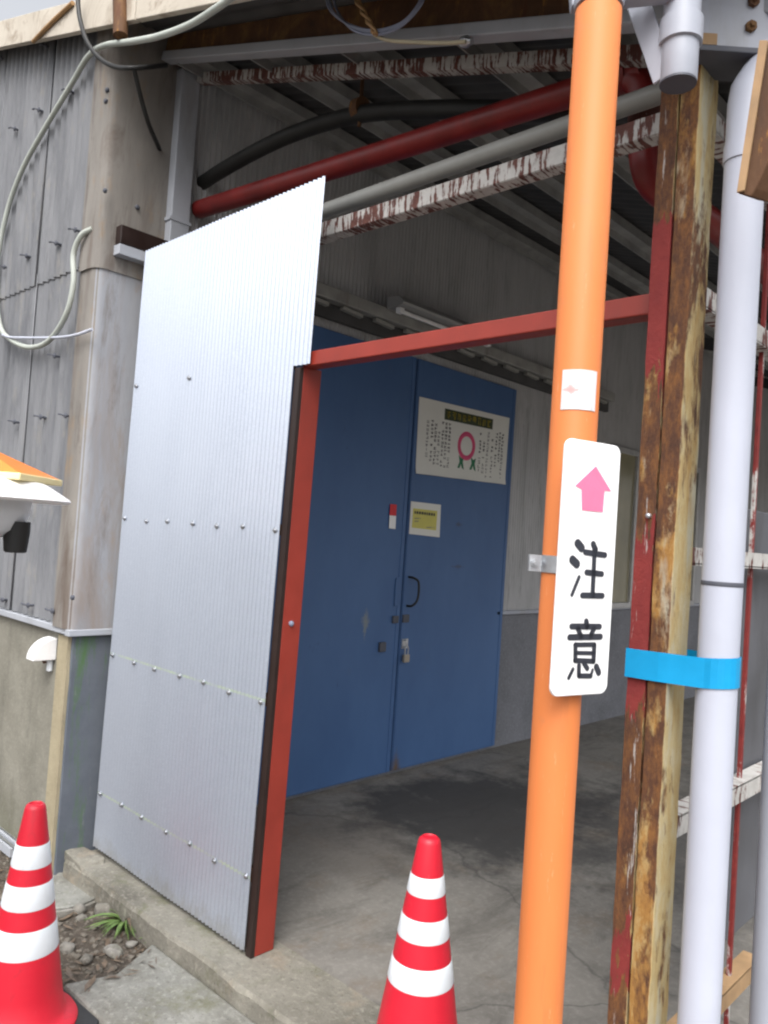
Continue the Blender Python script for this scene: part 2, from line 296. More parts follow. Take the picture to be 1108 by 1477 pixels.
# ---------------------------------------------------------------- mesh helpers
def link(o): S.collection.objects.link(o); return o
def tag(o, label=None, cat=None, group=None, kind=None):
    for k, v in (('label', label), ('category', cat), ('group', group), ('kind', kind)):
        if v: o[k] = v
    return o
ORG = {}
def thing(name, loc, label, cat, group=None):
    o = link(bpy.data.objects.new(name, None)); o.location = loc; o.empty_display_size = .05; ORG[o.name] = V(loc)
    return tag(o, label, cat, group)
def worg(p):
    return ORG.get(p.name, V((0, 0, 0)))
def obj(name, bm, mat, parent=None, smooth=False, bevel=0, origin=None):
    bmesh.ops.recalc_face_normals(bm, faces=bm.faces[:])
    if parent is not None: org = worg(parent) if origin is None else V(origin)
    elif origin is not None: org = V(origin)
    else:
        xs = [v.co for v in bm.verts]; mn = [min(c[i] for c in xs) for i in range(3)]; mx = [max(c[i] for c in xs) for i in range(3)]
        org = V(((mn[0]+mx[0])/2, (mn[1]+mx[1])/2, mn[2]))
    bmesh.ops.translate(bm, verts=bm.verts[:], vec=-org)
    me = bpy.data.meshes.new(name); bm.to_mesh(me); bm.free()
    mats = mat if isinstance(mat, (list, tuple)) else [mat]
    for m in mats: me.materials.append(MT[m])
    if smooth:
        for p in me.polygons: p.use_smooth = True
    o = link(bpy.data.objects.new(name, me)); o.location = org; ORG[o.name] = org
    if parent is not None:
        o.parent = parent; o.location = org - worg(parent)
    if bevel:
        b = o.modifiers.new('bevel', 'BEVEL'); b.width = bevel; b.segments = 2; b.limit_method = 'ANGLE'
    if smooth and bevel == 0:
        try: me.set_sharp_from_angle(angle=math.radians(40))
        except Exception: pass
        ec = {}
        for p in me.polygons:
            for k in p.edge_keys: ec[k] = ec.get(k, 0)+1
        for e in me.edges:
            if ec.get(tuple(sorted(e.vertices)), 0) == 1: e.use_edge_sharp = True
    return o
def box(bm, lo, hi, mi=0):
    vs = [bm.verts.new((x, y, z)) for x in (lo[0], hi[0]) for y in (lo[1], hi[1]) for z in (lo[2], hi[2])]
    for f in ((0, 1, 3, 2), (4, 6, 7, 5), (0, 4, 5, 1), (2, 3, 7, 6), (0, 2, 6, 4), (1, 5, 7, 3)):
        bm.faces.new([vs[i] for i in f]).material_index = mi
    return vs
def bar(bm, a, b, w, h, upv=(0, 0, 1), mi=0):
    """box from a to b; w across, h along upv; a,b on the centre line"""
    a, b = V(a), V(b); d = (b-a).normalized(); s = d.cross(V(upv)).normalized(); u = s.cross(d)
    vs = [bm.verts.new(p+s*sx*w/2+u*sz*h/2) for p in (a, b) for sx in (-1, 1) for sz in (-1, 1)]
    for f in ((0, 1, 3, 2), (4, 6, 7, 5), (0, 4, 5, 1), (2, 3, 7, 6), (0, 2, 6, 4), (1, 5, 7, 3)):
        bm.faces.new([vs[i] for i in f]).material_index = mi
def smoothpath(pts, n=6):
    pts = [V(p) for p in pts]; q = [pts[0]*2-pts[1]]+pts+[pts[-1]*2-pts[-2]]; out = []
    for i in range(1, len(q)-2):
        for k in range(n):
            t = k/n; a, b, c, d = q[i-1], q[i], q[i+1], q[i+2]
            out.append(.5*((2*b)+(c-a)*t+(2*a-5*b+4*c-d)*t*t+(3*b-a-3*c+d)*t**3))
    return out+[pts[-1]]
def tube(bm, pts, r, n=12, cap=True, mi=0):
    pts = [V(p) for p in pts]; rs = r if isinstance(r, (list, tuple)) else [r]*len(pts); rings = []; nv = None
    for i, p in enumerate(pts):
        t = (pts[min(i+1, len(pts)-1)]-pts[max(i-1, 0)]).normalized()
        if nv is None: nv = t.orthogonal().normalized()
        nv = (nv-t*nv.dot(t)).normalized(); bn = t.cross(nv)
        rings.append([bm.verts.new(p+(nv*math.cos(2*math.pi*k/n)+bn*math.sin(2*math.pi*k/n))*rs[i]) for k in range(n)])
    for a, b in zip(rings, rings[1:]):
        for k in range(n): bm.faces.new((a[k], a[(k+1) % n], b[(k+1) % n], b[k])).material_index = mi
    if cap: bm.faces.new(rings[0][::-1]).material_index = mi; bm.faces.new(rings[-1]).material_index = mi
def lathe(bm, c, prof, n=40, axis=V((0, 0, 1)), cap=True):
    c = V(c); a = axis.normalized(); s = a.orthogonal().normalized(); t = a.cross(s); rings = []
    for r, h in prof: rings.append([bm.verts.new(c+a*h+(s*math.cos(2*math.pi*k/n)+t*math.sin(2*math.pi*k/n))*r) for k in range(n)])
    for p, q in zip(rings, rings[1:]):
        for k in range(n): bm.faces.new((p[k], p[(k+1) % n], q[(k+1) % n], q[k]))
    if cap: bm.faces.new(rings[0][::-1]); bm.faces.new(rings[-1])
def poly(bm, pts, ext):
    """prism: outline pts (3d) pushed along ext"""
    a = [bm.verts.new(V(p)) for p in pts]; b = [bm.verts.new(V(p)+V(ext)) for p in pts]; n = len(a)
    bm.faces.new(a); bm.faces.new(b[::-1])
    for k in range(n): bm.faces.new((a[k], b[k], b[(k+1) % n], a[(k+1) % n]))
def capsule2(p, q, wd, n=5):
    """outline of a round-ended stroke in 2d"""
    p, q = V(p), V(q); d = q-p; L = d.length or 1e-6; d /= L; s = V((-d.y, d.x)); r = wd/2; out = []
    for base, a0 in ((q, -90), (p, 90)):
        for k in range(n+1):
            a = math.radians(a0+180*k/n); out.append(base+d*math.cos(a)*r+s*math.sin(a)*r)
    return out
B = bmesh.new
def corr(bm, o, uax, vax, nax, wid, hfun, pitch, amp, v0=0., per=8, rows=1, phase=0.):
    """corrugated sheet: o + u*uax + v*vax + wave*nax ; hfun(u) gives the top v, v0 the bottom (number or function)"""
    n = max(4, int(round(wid/pitch*per))); o, uax, vax, nax = V(o), V(uax), V(vax), V(nax); prev = None
    for i in range(n+1):
        u = wid*i/n; wv = math.cos(2*math.pi*(u/pitch)+phase)*amp
        b0 = v0(u) if callable(v0) else v0; t0 = hfun(u) if callable(hfun) else hfun
        col = [bm.verts.new(o+uax*u+vax*(b0+(t0-b0)*k/rows)+nax*wv) for k in range(rows+1)]
        if prev:
            for k in range(rows): bm.faces.new((prev[k], col[k], col[k+1], prev[k+1]))
        prev = col
def solid(o, t, off=0.):
    m = o.modifiers.new('thick', 'SOLIDIFY'); m.thickness = t; m.offset = off; return o
def copy_tree(o, parent=None):
    c = o.copy(); link(c)
    if parent is not None: c.parent = parent
    for ch in list(o.children): copy_tree(ch, c)
    return c
# ================================================================= SETTING
WX = -3.38          # plane of the side wall with the doors
WY = 1.62           # plane of the gable wall on the left
FY = 1.78           # plane of the screen and lintel
KY = 1.655          # front edge of the kerb
GZ = -0.10
def roofz(x): return 3.73+.31*(-3.3-x)     # underside of the roof
bm = B()   # ground: one sheet, finer near the wall foot
N = 60
def gz(x, y):
    k = max(0, 1-((x+3.4)**2+(y-1.3)**2)**.5/2.2)
    import mathutils
    return GZ+k*(mathutils.noise.noise(V((x*4, y*4, 1)))*.018+mathutils.noise.noise(V((x*13, y*13, 3)))*.010)
gx = [-400, -60, -12, -6]+[-5.2+3.0*i/N for i in range(N+1)]+[-1, 4, 12, 60, 400]
gy = [-400, -60, -12, -3]+[-.4+2.2*i/N for i in range(N+1)]+[4, 12, 60, 400]
g = [[bm.verts.new((x, y, gz(x, y))) for y in gy] for x in gx]
for i in range(len(gx)-1):
    for j in range(len(gy)-1): bm.faces.new((g[i][j], g[i+1][j], g[i+1][j+1], g[i][j+1]))
tag(obj('ground', bm, 'dirt', smooth=True, origin=(0, 0, 0)), kind='structure')
bm = B(); pv = [(-2.555, 1.288, GZ-.02), (-2.50, 1.45, GZ-.02), (-2.60, KY-.006, GZ-.02), (6, KY-.006, GZ-.02), (6, 1.275, GZ-.02)]
poly(bm, pv, (0, 0, .055)); pave = tag(obj('pavement', bm, 'pave', bevel=.012, origin=(0, 0, 0)), kind='structure')
bm = B(); box(bm, (-2.2, -30, GZ-.06), (30, .84, GZ+.006)); tag(obj('road', bm, 'asphalt', origin=(0, 0, 0)), kind='structure')
bm = B()   # kerb along the passage mouth, worn front edge
nx = 90; rows = []
import mathutils
for i in range(nx+1):
    x = -3.36+6.4*i/nx; e = mathutils.noise.noise(V((x*5, 0, 0)))*.008+mathutils.noise.noise(V((x*17, 0, 4)))*.006
    c = .012+abs(mathutils.noise.noise(V((x*7, 3, 0))))*.022
    rows.append([bm.verts.new(p) for p in ((x, KY+e-.004, GZ-.05), (x, KY+e, -c), (x, KY+e+c*.8, 0), (x, 1.93, .0), (x, 1.93, -.05))])
for a, b in zip(rows, rows[1:]):
    for k in range(4): bm.faces.new((a[k], b[k], b[k+1], a[k+1]))
bm.faces.new(rows[0]); bm.faces.new(rows[-1][::-1])
tag(obj('kerb', bm, 'kerb', origin=(0, 0, 0)), kind='structure')
bm = B(); box(bm, (-1.60, .85, GZ-.05), (1.6, KY-.012, 0.0)); tag(obj('entry_apron', bm, 'kerb', bevel=.02, origin=(0, 0, 0)), kind='structure')
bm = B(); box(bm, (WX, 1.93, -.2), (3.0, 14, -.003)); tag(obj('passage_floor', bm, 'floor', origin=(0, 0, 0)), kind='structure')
# ================================================================= WAREHOUSE
WH = thing('warehouse', (-6, 6, 0), 'grey corrugated warehouse with mortar plinth, cream fascia and blue double doors', 'building')
bm = B(); box(bm, (-9.5, WY, GZ-.1), (WX-.085, WY+.2, .975)); obj('plinth', bm, 'plinth', WH, bevel=.01)
bm = B()   # buff mortar pier at the corner, uneven edge
for i in range(30):
    z0, z1 = GZ-.1+1.165*i/30, GZ-.1+1.165*(i+1)/30
    e0 = .012*mathutils.noise.noise(V((0, 0, z0*6))); e1 = .012*mathutils.noise.noise(V((0, 0, z1*6)))
    vs = [bm.verts.new((x, y, z)) for z, e in ((z0, e0), (z1, e1)) for x, y in ((WX-.11, WY-.012), (WX-.012+e, WY-.012), (WX-.012+e, WY+.05), (WX-.11, WY+.05))]
    for k in range(4): bm.faces.new((vs[k], vs[(k+1) % 4], vs[4+(k+1) % 4], vs[4+k]))
bmesh.ops.remove_doubles(bm, verts=bm.verts[:], dist=1e-5)
obj('corner_pier', bm, 'buff', WH, smooth=True)
bm = B(); box(bm, (WX-.10, WY+.004, GZ-.1), (WX-.004, 1.90, .968)); obj('side_plinth_end', bm, 'plinth_moss', WH, bevel=.006)
bm = B(); box(bm, (WX-.10, 1.905, -.05), (WX, 13, .985)); obj('side_plinth', bm, 'plinth_side', WH)
# sills
bm = B(); box(bm, (-9.5, WY-.03, .975), (WX-.02, WY+.03, 1.005)); obj('sill_flashing', bm, 'grey_steel', WH, bevel=.004)
bm = B(); box(bm, (WX-.02, WY-.03, .97), (WX+.025, 1.95, 1.0)); obj('sill_flashing', bm, 'grey_steel', WH, bevel=.004)
bm = B(); box(bm, (WX-.02, 4.80, .985), (WX+.035, 13, 1.012)); obj('sill_flashing', bm, 'grey_lav', WH, bevel=.004)
# gable wall sheets, two rows, overlapping
fz = lambda x: 3.46+.31*(-2.45-x)
x = WX-.02; i = 0
while x > -9.3:
    wd = .66; x0 = x-wd
    bm = B(); corr(bm, (x0, WY-.012-.003*(i % 2), 0), (1, 0, 0), (0, 0, 1), (0, -1, 0), wd+.03, lambda u, x0=x0: 2.70, .0635, .009, 1.012); solid(obj('wall_sheet', bm, 'slate', WH, smooth=True), .006)
    bm = B(); corr(bm, (x0, WY-.020-.003*(i % 2), 0), (1, 0, 0), (0, 0, 1), (0, -1, 0), wd+.03, lambda u, x0=x0: fz(x0+u)+.10, .0635, .009, 2.645); solid(obj('wall_sheet', bm, 'slate', WH, smooth=True), .006)
    x = x0; i += 1
# hook bolts on the sheets
def hook(px, py):
    p = PY(px, py, WY-.03); bm = B()
    tube(bm, [p+V((0, .03, 0)), p+V((0, -.018, 0))], .006, 8); lathe(bm, p+V((0, -.012, 0)), [(.014, 0), (.012, -.006), (.004, -.008)], 10, V((0, 1, 0)))
    tube(bm, [p+V((0, -.016, 0)), p+V((-.012, -.030, .004)), p+V((-.034, -.032, .006))], .0045, 6)
    obj('hook_bolt', bm, 'darkcap', WH)
for q in ((60, 160), (25, 187), (103, 132), (70, 68), (85, 352), (42, 370), (10, 386), (83, 514), (113, 333), (63, 602), (25, 609), (99, 600), (8, 865), (45, 873), (80, 881), (5, 85)): hook(*q)
# corner trims (rounded flashing round the corner), upper over lower
def corner(z0, z1, off, mats, name, wx=.13):
    for a, b, m in ((0, 5, mats[0]), (4, 9, mats[1])):
        bm = B(); prof = [(WX-wx, WY-.034-off), (WX-.055, WY-.034-off)]
        for k in range(6):
            t = math.radians(-90+90*k/5); prof.append((WX-.025+.045*math.cos(t)+off*.6, WY+.01+.045*math.sin(t)-off*.6))
        prof += [(WX+.02+off*.6, WY+.06), (WX+.02+off*.6, 1.93)]
        pr = prof[a:b+1]; prev = None; nz = 24
        for (xx, yy) in pr:
            c = [bm.verts.new((xx+mathutils.noise.noise(V((xx*9, yy*9, (z0+(z1-z0)*k/nz)*5)))*.003, yy, z0+(z1-z0)*k/nz)) for k in range(nz+1)]
            if prev:
                for k in range(nz): bm.faces.new((prev[k], c[k], c[k+1], prev[k+1]))
            prev = c
        solid(obj(name, bm, m, WH, smooth=True), .004)
corner(1.0, 2.63, 0, ('trim', 'trim_grey'), 'corner_trim'); corner(2.61, 3.78, .010, ('trim', 'trim'), 'corner_trim')
for q in ((198, 299), (152, 275), (105, 862), (155, 130), (153, 146)):
    p = PY(q[0], q[1], WY-.04) if q[0] < 160 else PX(q[0], q[1], WX+.03)
    bm = B(); lathe(bm, p, [(.011, -.004), (.011, .005), (.006, .009)], 10, V((0, -1, 0)) if q[0] < 160 else V((1, 0, 0))); obj('trim_screw', bm, 'darkcap', WH)
# verge fascia + roof
bm = B()
fb = lambda x: 3.334+.31*(-2.335-x)
for a, b in ((-9.6, -5.2), (-5.19, -3.02), (-3.01, -.5)):
    bm = B(); poly(bm, [(a, 1.5, fb(a)), (b, 1.5, fb(b)), (b, 1.5, fb(b)+.15), (a, 1.5, fb(a)+.15)], (0, .028, 0)); obj('verge_fascia', bm, 'fascia', WH, bevel=.003)
bm = B(); corr(bm, (-9.7, 1.53, 0), (0, 1, 0), (1, 0, -.31), (0, 0, 1), 12.4, 9.2, .0763, .009, 0, 6)
for v in bm.verts: v.co.z += roofz(-9.7)+.03
solid(obj('roof', bm, ['roofsheet'], WH, smooth=True), .004)
bm = B(); poly(bm, [(-9.7, 1.53, roofz(-9.7)+.045), (-.5, 1.53, roofz(-.5)+.045), (-.5, 1.53, roofz(-.5)+.057), (-9.7, 1.53, roofz(-9.7)+.057)], (0, 12.4, 0)); obj('roof_cover', bm, 'rooftop', WH)
# purlins under the roof (run into the passage)
px = -3.15
while px > -9: px -= .5
for k in range(12):
    xx = -3.22+.27*k*1.0
    if k % 2: continue
    bm = B(); bar(bm, (xx, 1.84, roofz(xx)-.025), (xx, 13, roofz(xx)-.025), .065, .055); bar(bm, (xx-.028, 1.84, roofz(xx)-.07), (xx-.028, 13, roofz(xx)-.07), .006, .05); obj('purlin', bm, 'purlin', WH)
for yy in (7.1, 9.2):
    bm = B(); bar(bm, (WX, yy, roofz(WX)-.14), (-.3, yy, roofz(-.3)-.14), .05, .10); obj('rafter', bm, 'roofsheet', WH)
# side wall (small-wave siding above the plinth)
yy = 1.96
while yy < 12.5:
    wd = .9; bm = B(); corr(bm, (WX+.004, yy, 0), (0, 1, 0), (0, 0, 1), (1, 0, 0), wd, roofz(WX)+.02, .032, .005, 1.0 if yy > 4.5 else 2.60); solid(obj('siding_sheet', bm, 'sidewall', WH, smooth=True), .002); yy += wd
bm = B(); box(bm, (WX-.1, 1.96, 0), (WX-.02, 13, 4.0)); obj('wall_core', bm, 'roofsheet', WH)
# back and left closing walls
bm = B(); corr(bm, (-3.5, 13, 0), (1, 0, 0), (0, 0, 1), (0, 1, 0), 4.6, lambda u: roofz(-3.5+u)+.05, .0635, .009, -.05, 4); solid(obj('end_wall', bm, 'sidewall', WH, smooth=True), .004)
# doors
DX = WX+.035; DT = 2.66
seam = 3.745
for nm, y0, y1 in (('l', 2.63, seam-.008), ('r', seam+.008, 4.87)):
    bm = B(); box(bm, (DX-.045, y0, .025), (DX, y1, DT)); d = obj('door', bm, 'door', WH, bevel=.006)
    bm = B(); e = .035
    for lo, hi in (((y0+.004, .03), (y0+e, DT-.004)), ((y1-e, .03), (y1-.004, DT-.004))): box(bm, (DX-.002, lo[0], lo[1]), (DX+.004, hi[0], hi[1]))
    obj('stile', bm, 'door', d, bevel=.002)
    bm = B()
    if nm == 'r':
        p0 = PX(580, 842, DX); yh = seam+.05
        tube(bm, smoothpath([(DX-.005, yh, 1.255), (DX+.04, yh+.01, 1.25), (DX+.055, yh+.04, 1.22), (DX+.055, yh+.04, 1.12), (DX+.04, yh+.01, 1.075), (DX-.005, yh, 1.07)]), .0075, 10); obj('handle', bm, 'black', d, smooth=True)
        bm = B(); box(bm, (DX, seam+.012, .965), (DX+.015, seam+.07, 1.015)); obj('latch', bm, 'darkcap', d, bevel=.003)
        bm = B(); box(bm, (DX, seam+.018, .80), (DX+.012, seam+.075, .86)); tube(bm, smoothpath([(DX+.01, seam+.03, .855), (DX+.032, seam+.035, .85), (DX+.032, seam+.035, .815), (DX+.01, seam+.03, .81)]), .005, 8); obj('hasp', bm, 'galv', d)
    else:
        box(bm, (DX+.004, seam-.075, 1.07), (DX+.009, seam-.036, 1.25)); obj('handle_plate', bm, 'door', d, bevel=.004)
        bm = B(); box(bm, (DX+.004, seam-.085, .965), (DX+.018, seam-.035, 1.01)); obj('latch', bm, 'darkcap', d, bevel=.003)
        bm = B(); box(bm, (DX, seam-.19, .79), (DX+.02, seam-.135, .85)); obj('latch_keeper', bm, 'darkcap', d, bevel=.006)
# door rail hood
bm = B(); box(bm, (WX+.01, 2.1, 2.80), (WX+.115, 6.25, 2.875)); hd = obj('door_rail', bm, 'rail', WH, bevel=.006)
bm = B(); box(bm, (WX+.02, 2.1, 2.715), (WX+.055, 6.25, 2.80)); obj('rail_web', bm, 'roofsheet', hd)
yy = 2.2
while yy < 6.2:
    bm = B(); bar(bm, (WX+.085, yy, 2.785), (WX+.085, yy+.16, 2.775), .03, .02); obj('rail_clip', bm, 'grey_pipe', hd); yy += .27
# window
w0, w1, z0, z1 = 6.45, 8.3, 1.05, 2.40
wn = bm = B(); box(bm, (WX+.01, w0-.05, z0-.05), (WX+.02, w1+.05, z1+.05)); wn = obj('window', bm, 'darkcap', WH)
for lo, hi in (((w0-.05, z0-.05), (w1+.05, z0)), ((w0-.05, z1), (w1+.05, z1+.05)), ((w0-.05, z0), (w0, z1)), ((w1, z0), (w1+.05, z1)), (((w0+w1)/2-.03, z0), ((w0+w1)/2+.03, z1)), ((w0+.42, z0), (w0+.47, z1))):
    bm = B(); box(bm, (WX+.015, lo[0], lo[1]), (WX+.055, hi[0], hi[1])); obj('frame', bm, 'winframe', wn, bevel=.003)
for a, b in ((w0, w0+.42), (w0+.47, (w0+w1)/2-.03), ((w0+w1)/2+.03, w1)):
    bm = B(); box(bm, (WX+.018, a, z0), (WX+.030, b, z1)); obj('pane', bm, 'glass', wn)
# channel stub sticking out of the corner by the screen
a = PX(177, 318, WX+.02)
bm = B(); z = 2.74
box(bm, (WX+.02, 1.66, z-.01), (WX+.075, 1.90, z+.075)); obj('channel_stub', bm, 'brown_trim', WH, bevel=.003)
bm = B(); box(bm, (WX+.02, 1.655, z-.06), (WX+.08, 1.90, z-.014)); obj('stub_angle', bm, 'grey_steel', WH, bevel=.002)
# ================================================================= PASSAGE FRAME (front portal)
PF = thing('portal_frame', (-2, 1.85, 0), 'rust-stained steel portal frame at the passage mouth', 'steel frame')
A = PY(250, 78, 1.84); Bq = PY(830, 28, 1.84); dv = (Bq-A); 
def along(x, a=A, b=Bq): return a+(b-a)*((x-a.x)/(b.x-a.x))
e0, e1 = along(-3.33), along(-.35)
bm = B(); bar(bm, e0+V((0, 0, .085)), e1+V((0, 0, .085)), .02, .17); bar(bm, e0+V((0, .05, .17)), e1+V((0, .05, .17)), .1, .012); obj('beam', bm, 'rust_dark', PF, bevel=.002)
bm = B(); bar(bm, e0+V((0, -.01, -.022)), e1+V((0, -.01, -.022)), .055, .04); obj('beam_flange', bm, 'grey_steel', PF, bevel=.004)
A2 = PY(255, 113, 1.98); B2 = PY(930, 75, 1.98)
bm = B(); a, b = along(-3.3, A2, B2), along(-.78, A2, B2); bar(bm, a, b, .006, .042); bar(bm, a+V((0, .02, -.02)), b+V((0, .02, -.02)), .045, .006); obj('sloping_angle', bm, 'peel_x', PF)
A3 = PY(470, 325, 1.90); B3 = PY(945, 182, 1.90); zz = (A3.z+B3.z)/2
bm = B(); a, b = V((-3.1, 1.90, zz+.005)), V((-.80, 1.90, zz-.01)); bar(bm, a, b, .006, .055); bar(bm, a+V((0, .025, -.027)), b+V((0, .025, -.027)), .05, .006); obj('cross_angle', bm, 'peel_x', PF)
# left grey post
c0 = PY(228, 345, 1.90).x; c1 = PY(263, 300, 1.90).x
bm = B(); box(bm, (c0, 1.90, -.01), (c0+.105, 2.0, along(c0+.105).z-.03)); obj('post', bm, 'grey_steel', PF, bevel=.005)
bm = B(); box(bm, (c0-.03, 1.88, 0), (c0-.004, 1.94, 3.55)); obj('red_angle', bm, 'red_pipe', PF, bevel=.002)
bm = B(); box(bm, (c0-.005, 1.893, 2.92), (c0+.11, 2.005, 2.935)); obj('collar', bm, 'grey_steel', PF)
# ================================================================= RUSTY COLUMN (two channels back to back)
CL = thing('steel_column', (-.80, 1.80, 0), 'rusty steel column of paired channels with peeling red and cream paint', 'column')
cx0, cxm, cx1, cy0, cy1 = -.846, -.797, -.748, 1.755, 1.865
def ragged(bm, lo, hi, nz=60):
    """upright box with slightly uneven edges"""
    rings = []
    for k in range(nz+1):
        z = lo[2]+(hi[2]-lo[2])*k/nz; r = []
        for i, (x, y) in enumerate(((lo[0], lo[1]), (hi[0], lo[1]), (hi[0], hi[1]), (lo[0], hi[1]))):
            d = mathutils.noise.noise(V((i*7+lo[0]*50, 0, z*14)))*.0018
            r.append(bm.verts.new((x+d, y+d, z)))
        rings.append(r)
    for a, b in zip(rings, rings[1:]):
        for k in range(4): bm.faces.new((a[k], a[(k+1) % 4], b[(k+1) % 4], b[k]))
    bm.faces.new(rings[0][::-1]); bm.faces.new(rings[-1])
bm = B(); ragged(bm, (cx0, cy0, 0), (cxm-.003, cy1, 2.86)); obj('channel', bm, 'rust_red', CL, bevel=.002)
bm = B(); ragged(bm, (cxm+.003, cy0-.004, 0), (cx1, cy1-.01, 2.80)); obj('channel', bm, 'rust_tan', CL, bevel=.002)
bm = B(); box(bm, (cxm-.004, cy0+.012, 0), (cxm+.004, cy1-.02, 2.75)); obj('web_joint', bm, 'rust_dark', CL)
bm = B(); box(bm, (cx0-.05, cy0-.05, -.002), (cx1+.05, cy1+.05, .012)); obj('base_plate', bm, 'rust_dark', CL)
bm = B(); lathe(bm, PY(936, 744, cy0-.003), [(.006, -.004), (.006, .006), (.002, .008)], 8, V((0, -1, 0))); obj('bolt', bm, 'galv', CL)
# ================================================================= SIDE FRAME (girts running back from the column)
SF = thing('side_frame', (-.80, 2.4, 0), 'open side frame of flaking cross rails behind the white drainpipe', 'steel frame')
gxp = -.785
for (qx, qy, h, m) in ((1030, 175, .045, 'peel_y'), (1022, 432, .05, 'peel_y'), (1005, 802, .042, 'peel_y'), (985, 1188, .05, 'peel_y'), (1042, 1447, .05, 'tan_edge')):
    p = PX(qx, qy, gxp); y0 = 1.83 if m == 'peel_y' else 1.85
    bm = B(); bar(bm, (gxp, y0, p.z), (gxp, 3.6 if m == 'peel_y' else 2.62, p.z), .006, h); bar(bm, (gxp-.022, y0, p.z+h/2*(1 if p.z < 1.5 else -1)), (gxp-.022, 3.6 if m == 'peel_y' else 2.62, p.z+h/2*(1 if p.z < 1.5 else -1)), .05, .006)
    obj('cross_rail', bm, m, SF)
for (q0, q1, wd, m) in (((1086, 700), (1052, 1400), .03, 'peelred'), ):
    p0 = PX(q0[0], q0[1], gxp-.03); yv = p0.y
    bm = B(); box(bm, (gxp-.030, yv-.010, 0), (gxp-.018, yv+.006, 2.75)); obj('upright', bm, 'peel_red', SF, bevel=.002)
p = PX(1067, 1000, gxp-.06)
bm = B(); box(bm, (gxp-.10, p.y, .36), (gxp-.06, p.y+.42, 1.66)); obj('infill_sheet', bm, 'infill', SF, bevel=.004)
p = PX(1108, 1380, -.55)
GP = bm = B(); tube(bm, [(-.568, 2.0, -.003), (-.568, 2.0, 1.5)], .045, 24); tag(obj('grey_standpipe', bm, 'grey_lav', smooth=True), 'short pale grey standpipe beside the flaking side frame', 'pipe')
# ================================================================= GATE FRAME
GF = thing('gate_frame', (-2.13, 1.80, 0), 'bright red steel doorway frame with post and lintel beside the silver sheet', 'door frame')
bm = B()
def lean(bm, x0, x1, y0, y1, z0, z1, dx):
    vs = box(bm, (x0, y0, z0), (x1, y1, z1))
    for v in bm.verts: v.co.x += dx*(v.co.z/2.1)
bm = B(); lean(bm, -2.222, -2.1835, FY+.0165, 1.882, 0, 2.085, .042); obj('post', bm, 'red_paint', GF, bevel=.004)
bm = B(); bar(bm, (-2.145, 1.822, 2.108), (cx0+.001, 1.822, 2.108), .06, .052); obj('lintel', bm, 'red_paint', GF, bevel=.004)
bm = B(); lathe(bm, V((-2.160, 1.835, 1.17)), [(.010, -.002), (.010, .006), (.005, .009)], 10, V((1, 0, 0))); obj('bolt', bm, 'wire_blue', GF)
# ================================================================= CORRUGATED SCREEN
SC = thing('corrugated_screen', (-2.75, FY, 0), 'shiny silver corrugated metal sheet screening half the passage mouth', 'metal sheet')
pitch = .0240
xl = lambda z: -3.338+(z/2.75)*.058
xr = lambda z: -2.212+(z/2.08)*.040
zbot, ztop = .028, 2.745
bm = B(); per = 6; nw = 47; n = nw*per; nz = 20
def scr(u, z): return xl(z)+(xr(z)-xl(z))*u
cols = []
nx2 = int(round((.078)/pitch*per)); 
zs = [zbot+(2.085-zbot)*k/14 for k in range(15)]+[2.085+(ztop-2.085)*k/6 for k in range(1, 7)]
for i in range(n+nx2+1):
    u = i/n; col = []
    for k, z in enumerate(zs):
        if i > n and k < 14: col.append(None); continue
        wob = mathutils.noise.noise(V((u*3, z*1.3, 0)))*.004
        col.append(bm.verts.new((scr(u, z), FY-.004+wob-.0042*math.cos(2*math.pi*u*nw), z-(.012*u if z < .1 else 0)-.02*(1-u)*(z > 2.7))))
    cols.append(col)
for a, b in zip(cols, cols[1:]):
    for k in range(len(zs)-1):
        q = (a[k], b[k], b[k+1], a[k+1])
        if None not in q: bm.faces.new(q)
solid(obj('sheet', bm, 'panel', SC, smooth=True), .0012)
bm = B(); lathe(bm, (0, 0, 0), [(.0105, -.002), (.0105, .001), (.0065, .0015), (.0065, .006), (.003, .0075)], 12, V((0, -1, 0)))
sproto = obj('screw', bm, 'screw', SC, smooth=True, origin=(0, 0, 0)); first = True
for (zz, us) in ((2.105, (.02, .40)), (1.503, None), (.890, None), (.268, None)):
    for u in (us or [.03+.945*k/6 for k in range(7)]):
        u = round(u*nw)/nw; s = sproto if first else link(sproto.copy()); first = False; s.parent = SC
        zq = zz+random.uniform(-.006, .006); s.location = V((scr(u, zq), FY-.0095, zq))-worg(SC)
bm = B(); lean(bm, -2.213, -2.182, FY-.002, FY+.016, .002, 2.078, .042); obj('edge_trim', bm, 'brown_trim', SC, bevel=.002)
# battens behind the sheet
for zz in (.27, .89, 1.5, 2.105):
    bm = B(); box(bm, (-3.28, FY+.008, zz-.02), (-2.215, FY+.04, zz+.02)); obj('batten', bm, 'rust_plank', SC)
